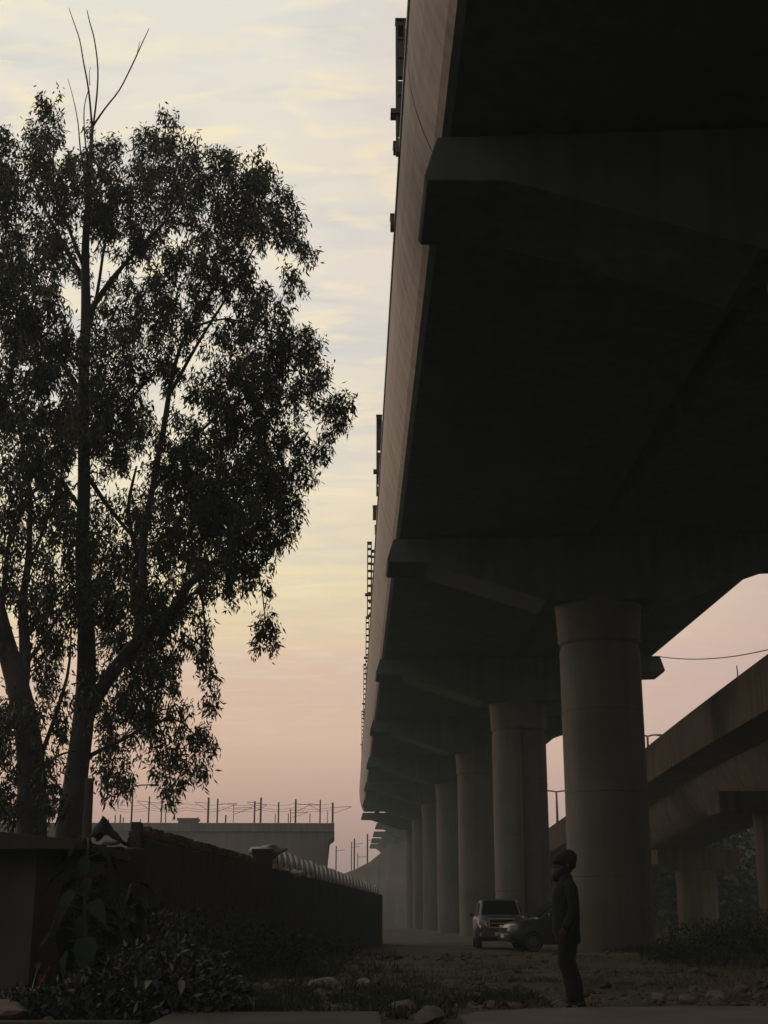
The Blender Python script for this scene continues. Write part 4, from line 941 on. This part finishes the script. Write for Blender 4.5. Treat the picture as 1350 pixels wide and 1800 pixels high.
        for x in (-.31, .315):
            mx = Matrix.Translation((x*L_, s*(hw-.1), .32)) @ Matrix.Rotation(PI/2, 4, 'X')
            mb = MB(); lathe(mb, [(.24, -.1), (.31, -.1), (.325, -.06), (.325, .06), (.31, .1), (.24, .1)], 24, mx); o = mb.obj('tyre', TYRE, t); auto_smooth(o, 40)
            mb = MB(); lathe(mb, [(.03, -.115), (.2, -.095), (.24, -.105), (.24, .105), (.2, .095), (.03, .115)], 20, mx); mb.obj('rim', RIM, o)
    for x, a_ in ((-.5, -1), (.5, 1)):
        mb = MB(); mb.box(min(x*L_, x*L_ - a_*.12)-0 + (.02*a_), max(x*L_, x*L_ - a_*.12) + .02*a_, -hw*.84, hw*.84, .34, .56); o = mb.obj('bumper', paint, t); bevel(o, .05, 2)
    mb = MB(); mb.box(-.502*L_-.01, -.47*L_, -hw*.5, hw*.36, .80, .93); o = mb.obj('chrome_strip', CHROME, t); bevel(o, .01)
    mb = MB(); mb.box(-.506*L_, -.48*L_, -.26, .26, .62, .74); mb.obj('number_plate', PLATE, t)
    mb = MB(); mb.box(.495*L_, .51*L_, -.25, .25, .42, .53); mb.obj('number_plate', PLATE, t)
    if suv:
        mb = MB(); mb.box(.47*L_, .508*L_, -hw*.48, hw*.48, .70, .93); gr = mb.obj('grille', TYRE, t)
        for y0_, y1_, z0_, z1_ in ((-hw*.52, hw*.52, .93, .975), (-hw*.52, hw*.52, .665, .70), (-hw*.52, -hw*.47, .70, .93), (hw*.47, hw*.52, .70, .93), (-hw*.46, hw*.46, .80, .83)):
            mb = MB(); mb.box(.48*L_, .514*L_, y0_, y1_, z0_, z1_); o = mb.obj('chrome_trim', CHROME, gr); bevel(o, .008)
    else:
        mb = MB(); mb.box(.47*L_, .502*L_, -hw*.45, hw*.45, .6, .72); mb.obj('grille', TYRE, t)
    return t
q = at(879, 1617, 48.6)
car((q.x, 49.0, gh(q.x, 48)), R(-93), CARS, 'grey car facing the camera with a chrome grille, left of the dark green one', H=1.62, suv=True)
q = at(975, 1617, 45.0)
car((q.x + .36, 45.0, gh(q.x, 45)), R(187), CARG, 'dark green car parked side on, partly hidden by the man', H=1.60, L_=4.1)

# ------------------------------------------------------------------ person
def skin_body(verts, edges, radii, name, m, parent, root=0, sub=1):
    me = bpy.data.meshes.new(name); me.from_pydata(verts, edges, []); o = bpy.data.objects.new(name, me); C.objects.link(o)
    sm = o.modifiers.new('skin', 'SKIN'); sm.use_smooth_shade = True
    for i, r_ in enumerate(radii):
        me.skin_vertices[0].data[i].radius = (r_, r_) if not isinstance(r_, tuple) else r_
        me.skin_vertices[0].data[i].use_root = (i == root)
    ss = o.modifiers.new('sub', 'SUBSURF'); ss.levels = sub; ss.render_levels = sub
    dg = bpy.context.evaluated_depsgraph_get(); ev = o.evaluated_get(dg); nm = bpy.data.meshes.new_from_object(ev)
    bpy.data.objects.remove(o); nm.name = name; nm.materials.clear(); nm.materials.append(m)
    nm.polygons.foreach_set('use_smooth', [True]*len(nm.polygons))
    return link(name, nm, None, parent)
def ell_loft(mb, secs, n=24, pw=2.0):
    rings = []
    for z, xf, xb, hy, *rest in secs:
        cx = (xf+xb)/2; rx = (xb-xf)/2; cy = rest[0] if rest else 0; r = []
        for j in range(n):
            a_ = 2*PI*j/n; ca, sa = math.cos(a_), math.sin(a_)
            r.append(Vector((cx + rx*math.copysign(abs(ca)**(2/pw), ca), cy + hy*math.copysign(abs(sa)**(2/pw), sa), z)))
        rings.append(r)
    mb.loft(rings)
q = at(1003, 1766, 16.15)
man = empty('person', (q.x, 16.15, gh(q.x, 16.15) + .005), 0, 'man in dark jacket and cap standing side on, looking left beneath the viaduct', 'person')
V = [(0,0,.95), (0,0,1.12), (-.01,0,1.32), (0,0,1.42), (-.02,0,1.50), (-.035,0,1.58), (-.03,0,1.66)]
Rd = [.13, .12, .13, .065, .058, .088, .092]
E = [(0,1),(1,2),(2,3),(3,4),(4,5),(5,6)]
def add(p_, r_, pa): V.append(p_); Rd.append(r_); E.append((pa, len(V)-1)); return len(V)-1
# legs
for s in (-1, 1):
    dx = .012*s
    a_ = add((dx, s*.09, .86), .088, 0); b_ = add((-.01+dx*2, s*.095, .50), .060, a_); c_ = add((.03+dx*3, s*.10, .28), .054, b_); d_ = add((.055+dx*3, s*.10, .09), .040, c_); add((-.075+dx*3, s*.107, .036), .020, d_)
# arms: hanging, forearm a little forward, hand by the coat pocket
for s in (-1, 1):
    a_ = add((.01, s*.17, 1.36), .06, 2); b_ = add((.035, s*.225, 1.12), .047, a_); c_ = add((-.05, s*.235, .90), .036, b_); h_ = add((-.085, s*.232, .83), .034, c_)
    for fi, (ox, oy, ln_) in enumerate(((-.026, 0, .075), (-.012, .003, .083), (.003, .004, .078), (.017, .003, .062))):
        e = add((-.088+ox, s*(.232+oy), .79), .0095, h_); e = add((-.095+ox, s*(.230+oy), .79-ln_*.5), .009, e); add((-.088+ox, s*(.222+oy), .79-ln_), .008, e)
    e = add((-.115, s*.222, .83), .011, h_); add((-.13, s*.215, .79), .009, e)
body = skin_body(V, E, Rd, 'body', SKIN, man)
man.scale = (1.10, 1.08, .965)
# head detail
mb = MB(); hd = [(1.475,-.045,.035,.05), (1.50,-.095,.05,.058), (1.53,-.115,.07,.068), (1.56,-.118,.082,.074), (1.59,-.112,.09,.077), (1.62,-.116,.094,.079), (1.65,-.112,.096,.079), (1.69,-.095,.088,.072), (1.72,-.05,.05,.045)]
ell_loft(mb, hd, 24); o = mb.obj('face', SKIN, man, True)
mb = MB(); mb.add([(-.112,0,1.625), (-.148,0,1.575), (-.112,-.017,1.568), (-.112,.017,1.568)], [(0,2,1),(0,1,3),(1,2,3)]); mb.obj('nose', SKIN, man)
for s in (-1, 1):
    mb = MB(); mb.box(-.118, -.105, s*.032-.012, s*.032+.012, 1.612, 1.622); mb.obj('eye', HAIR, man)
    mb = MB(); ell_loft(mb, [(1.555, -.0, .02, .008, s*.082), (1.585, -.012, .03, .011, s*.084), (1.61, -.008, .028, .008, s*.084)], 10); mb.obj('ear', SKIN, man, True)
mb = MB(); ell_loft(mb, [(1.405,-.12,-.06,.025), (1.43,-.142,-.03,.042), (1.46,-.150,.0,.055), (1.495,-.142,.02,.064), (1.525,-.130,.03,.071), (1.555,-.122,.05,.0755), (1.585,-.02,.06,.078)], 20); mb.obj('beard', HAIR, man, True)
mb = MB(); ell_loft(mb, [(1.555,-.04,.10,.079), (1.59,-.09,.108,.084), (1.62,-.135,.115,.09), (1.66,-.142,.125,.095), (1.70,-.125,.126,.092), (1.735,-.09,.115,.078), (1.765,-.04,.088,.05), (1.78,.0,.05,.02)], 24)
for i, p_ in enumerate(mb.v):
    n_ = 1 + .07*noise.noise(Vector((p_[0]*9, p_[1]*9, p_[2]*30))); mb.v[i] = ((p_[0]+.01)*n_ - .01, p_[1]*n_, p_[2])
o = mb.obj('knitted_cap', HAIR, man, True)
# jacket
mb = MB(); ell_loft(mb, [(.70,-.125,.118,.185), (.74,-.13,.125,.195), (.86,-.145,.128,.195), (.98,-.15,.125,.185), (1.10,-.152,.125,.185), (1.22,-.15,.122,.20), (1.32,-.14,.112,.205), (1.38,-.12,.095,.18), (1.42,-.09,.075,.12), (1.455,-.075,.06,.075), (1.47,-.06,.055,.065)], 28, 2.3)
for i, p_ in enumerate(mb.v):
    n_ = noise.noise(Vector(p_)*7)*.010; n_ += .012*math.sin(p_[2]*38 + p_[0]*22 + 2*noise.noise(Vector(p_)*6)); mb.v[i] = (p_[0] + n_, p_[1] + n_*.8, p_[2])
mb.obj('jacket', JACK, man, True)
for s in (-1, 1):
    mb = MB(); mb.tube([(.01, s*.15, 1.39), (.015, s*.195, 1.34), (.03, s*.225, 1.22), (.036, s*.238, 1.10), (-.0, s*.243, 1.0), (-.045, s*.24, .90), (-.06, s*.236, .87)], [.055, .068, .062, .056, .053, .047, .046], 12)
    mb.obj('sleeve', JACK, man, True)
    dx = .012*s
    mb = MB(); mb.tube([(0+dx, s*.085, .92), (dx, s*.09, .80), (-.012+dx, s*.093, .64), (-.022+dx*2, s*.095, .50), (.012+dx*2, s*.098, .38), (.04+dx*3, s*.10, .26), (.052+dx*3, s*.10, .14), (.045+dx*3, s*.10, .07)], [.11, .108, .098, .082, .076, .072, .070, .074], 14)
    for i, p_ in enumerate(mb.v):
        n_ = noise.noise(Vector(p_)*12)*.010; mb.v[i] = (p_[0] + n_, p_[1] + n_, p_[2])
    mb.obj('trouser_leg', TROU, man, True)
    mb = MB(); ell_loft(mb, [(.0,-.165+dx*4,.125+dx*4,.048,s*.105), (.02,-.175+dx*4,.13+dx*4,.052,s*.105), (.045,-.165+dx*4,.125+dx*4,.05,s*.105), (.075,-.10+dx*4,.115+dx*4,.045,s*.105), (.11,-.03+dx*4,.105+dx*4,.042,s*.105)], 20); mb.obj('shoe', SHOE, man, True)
mb = MB(); ell_loft(mb, [(1.42,-.095,.078,.085), (1.46,-.09,.07,.078), (1.49,-.07,.062,.068)], 20); mb.obj('collar', JACK, man, True)

# ------------------------------------------------------------------ haze
bm = bmesh.new(); bmesh.ops.create_cube(bm, size=1)
for v_ in bm.verts: v_.co = Vector((v_.co.x*1900, v_.co.y*1900 + 610, v_.co.z*29 + 12.4))
hz = link('haze', from_bm('haze', bm)); hz['kind'] = 'stuff'
hm = bpy.data.materials.new('haze_air'); hm.use_nodes = True; t_ = hm.node_tree; t_.nodes.clear()
o_ = t_.nodes.new('ShaderNodeOutputMaterial'); pv = t_.nodes.new('ShaderNodeVolumePrincipled'); t_.links.new(pv.outputs[0], o_.inputs['Volume'])
pv.inputs['Color'].default_value = (.67, .86, .83, 1); pv.inputs['Density'].default_value = .0011; pv.inputs['Anisotropy'].default_value = .2
hz.data.materials.append(hm)
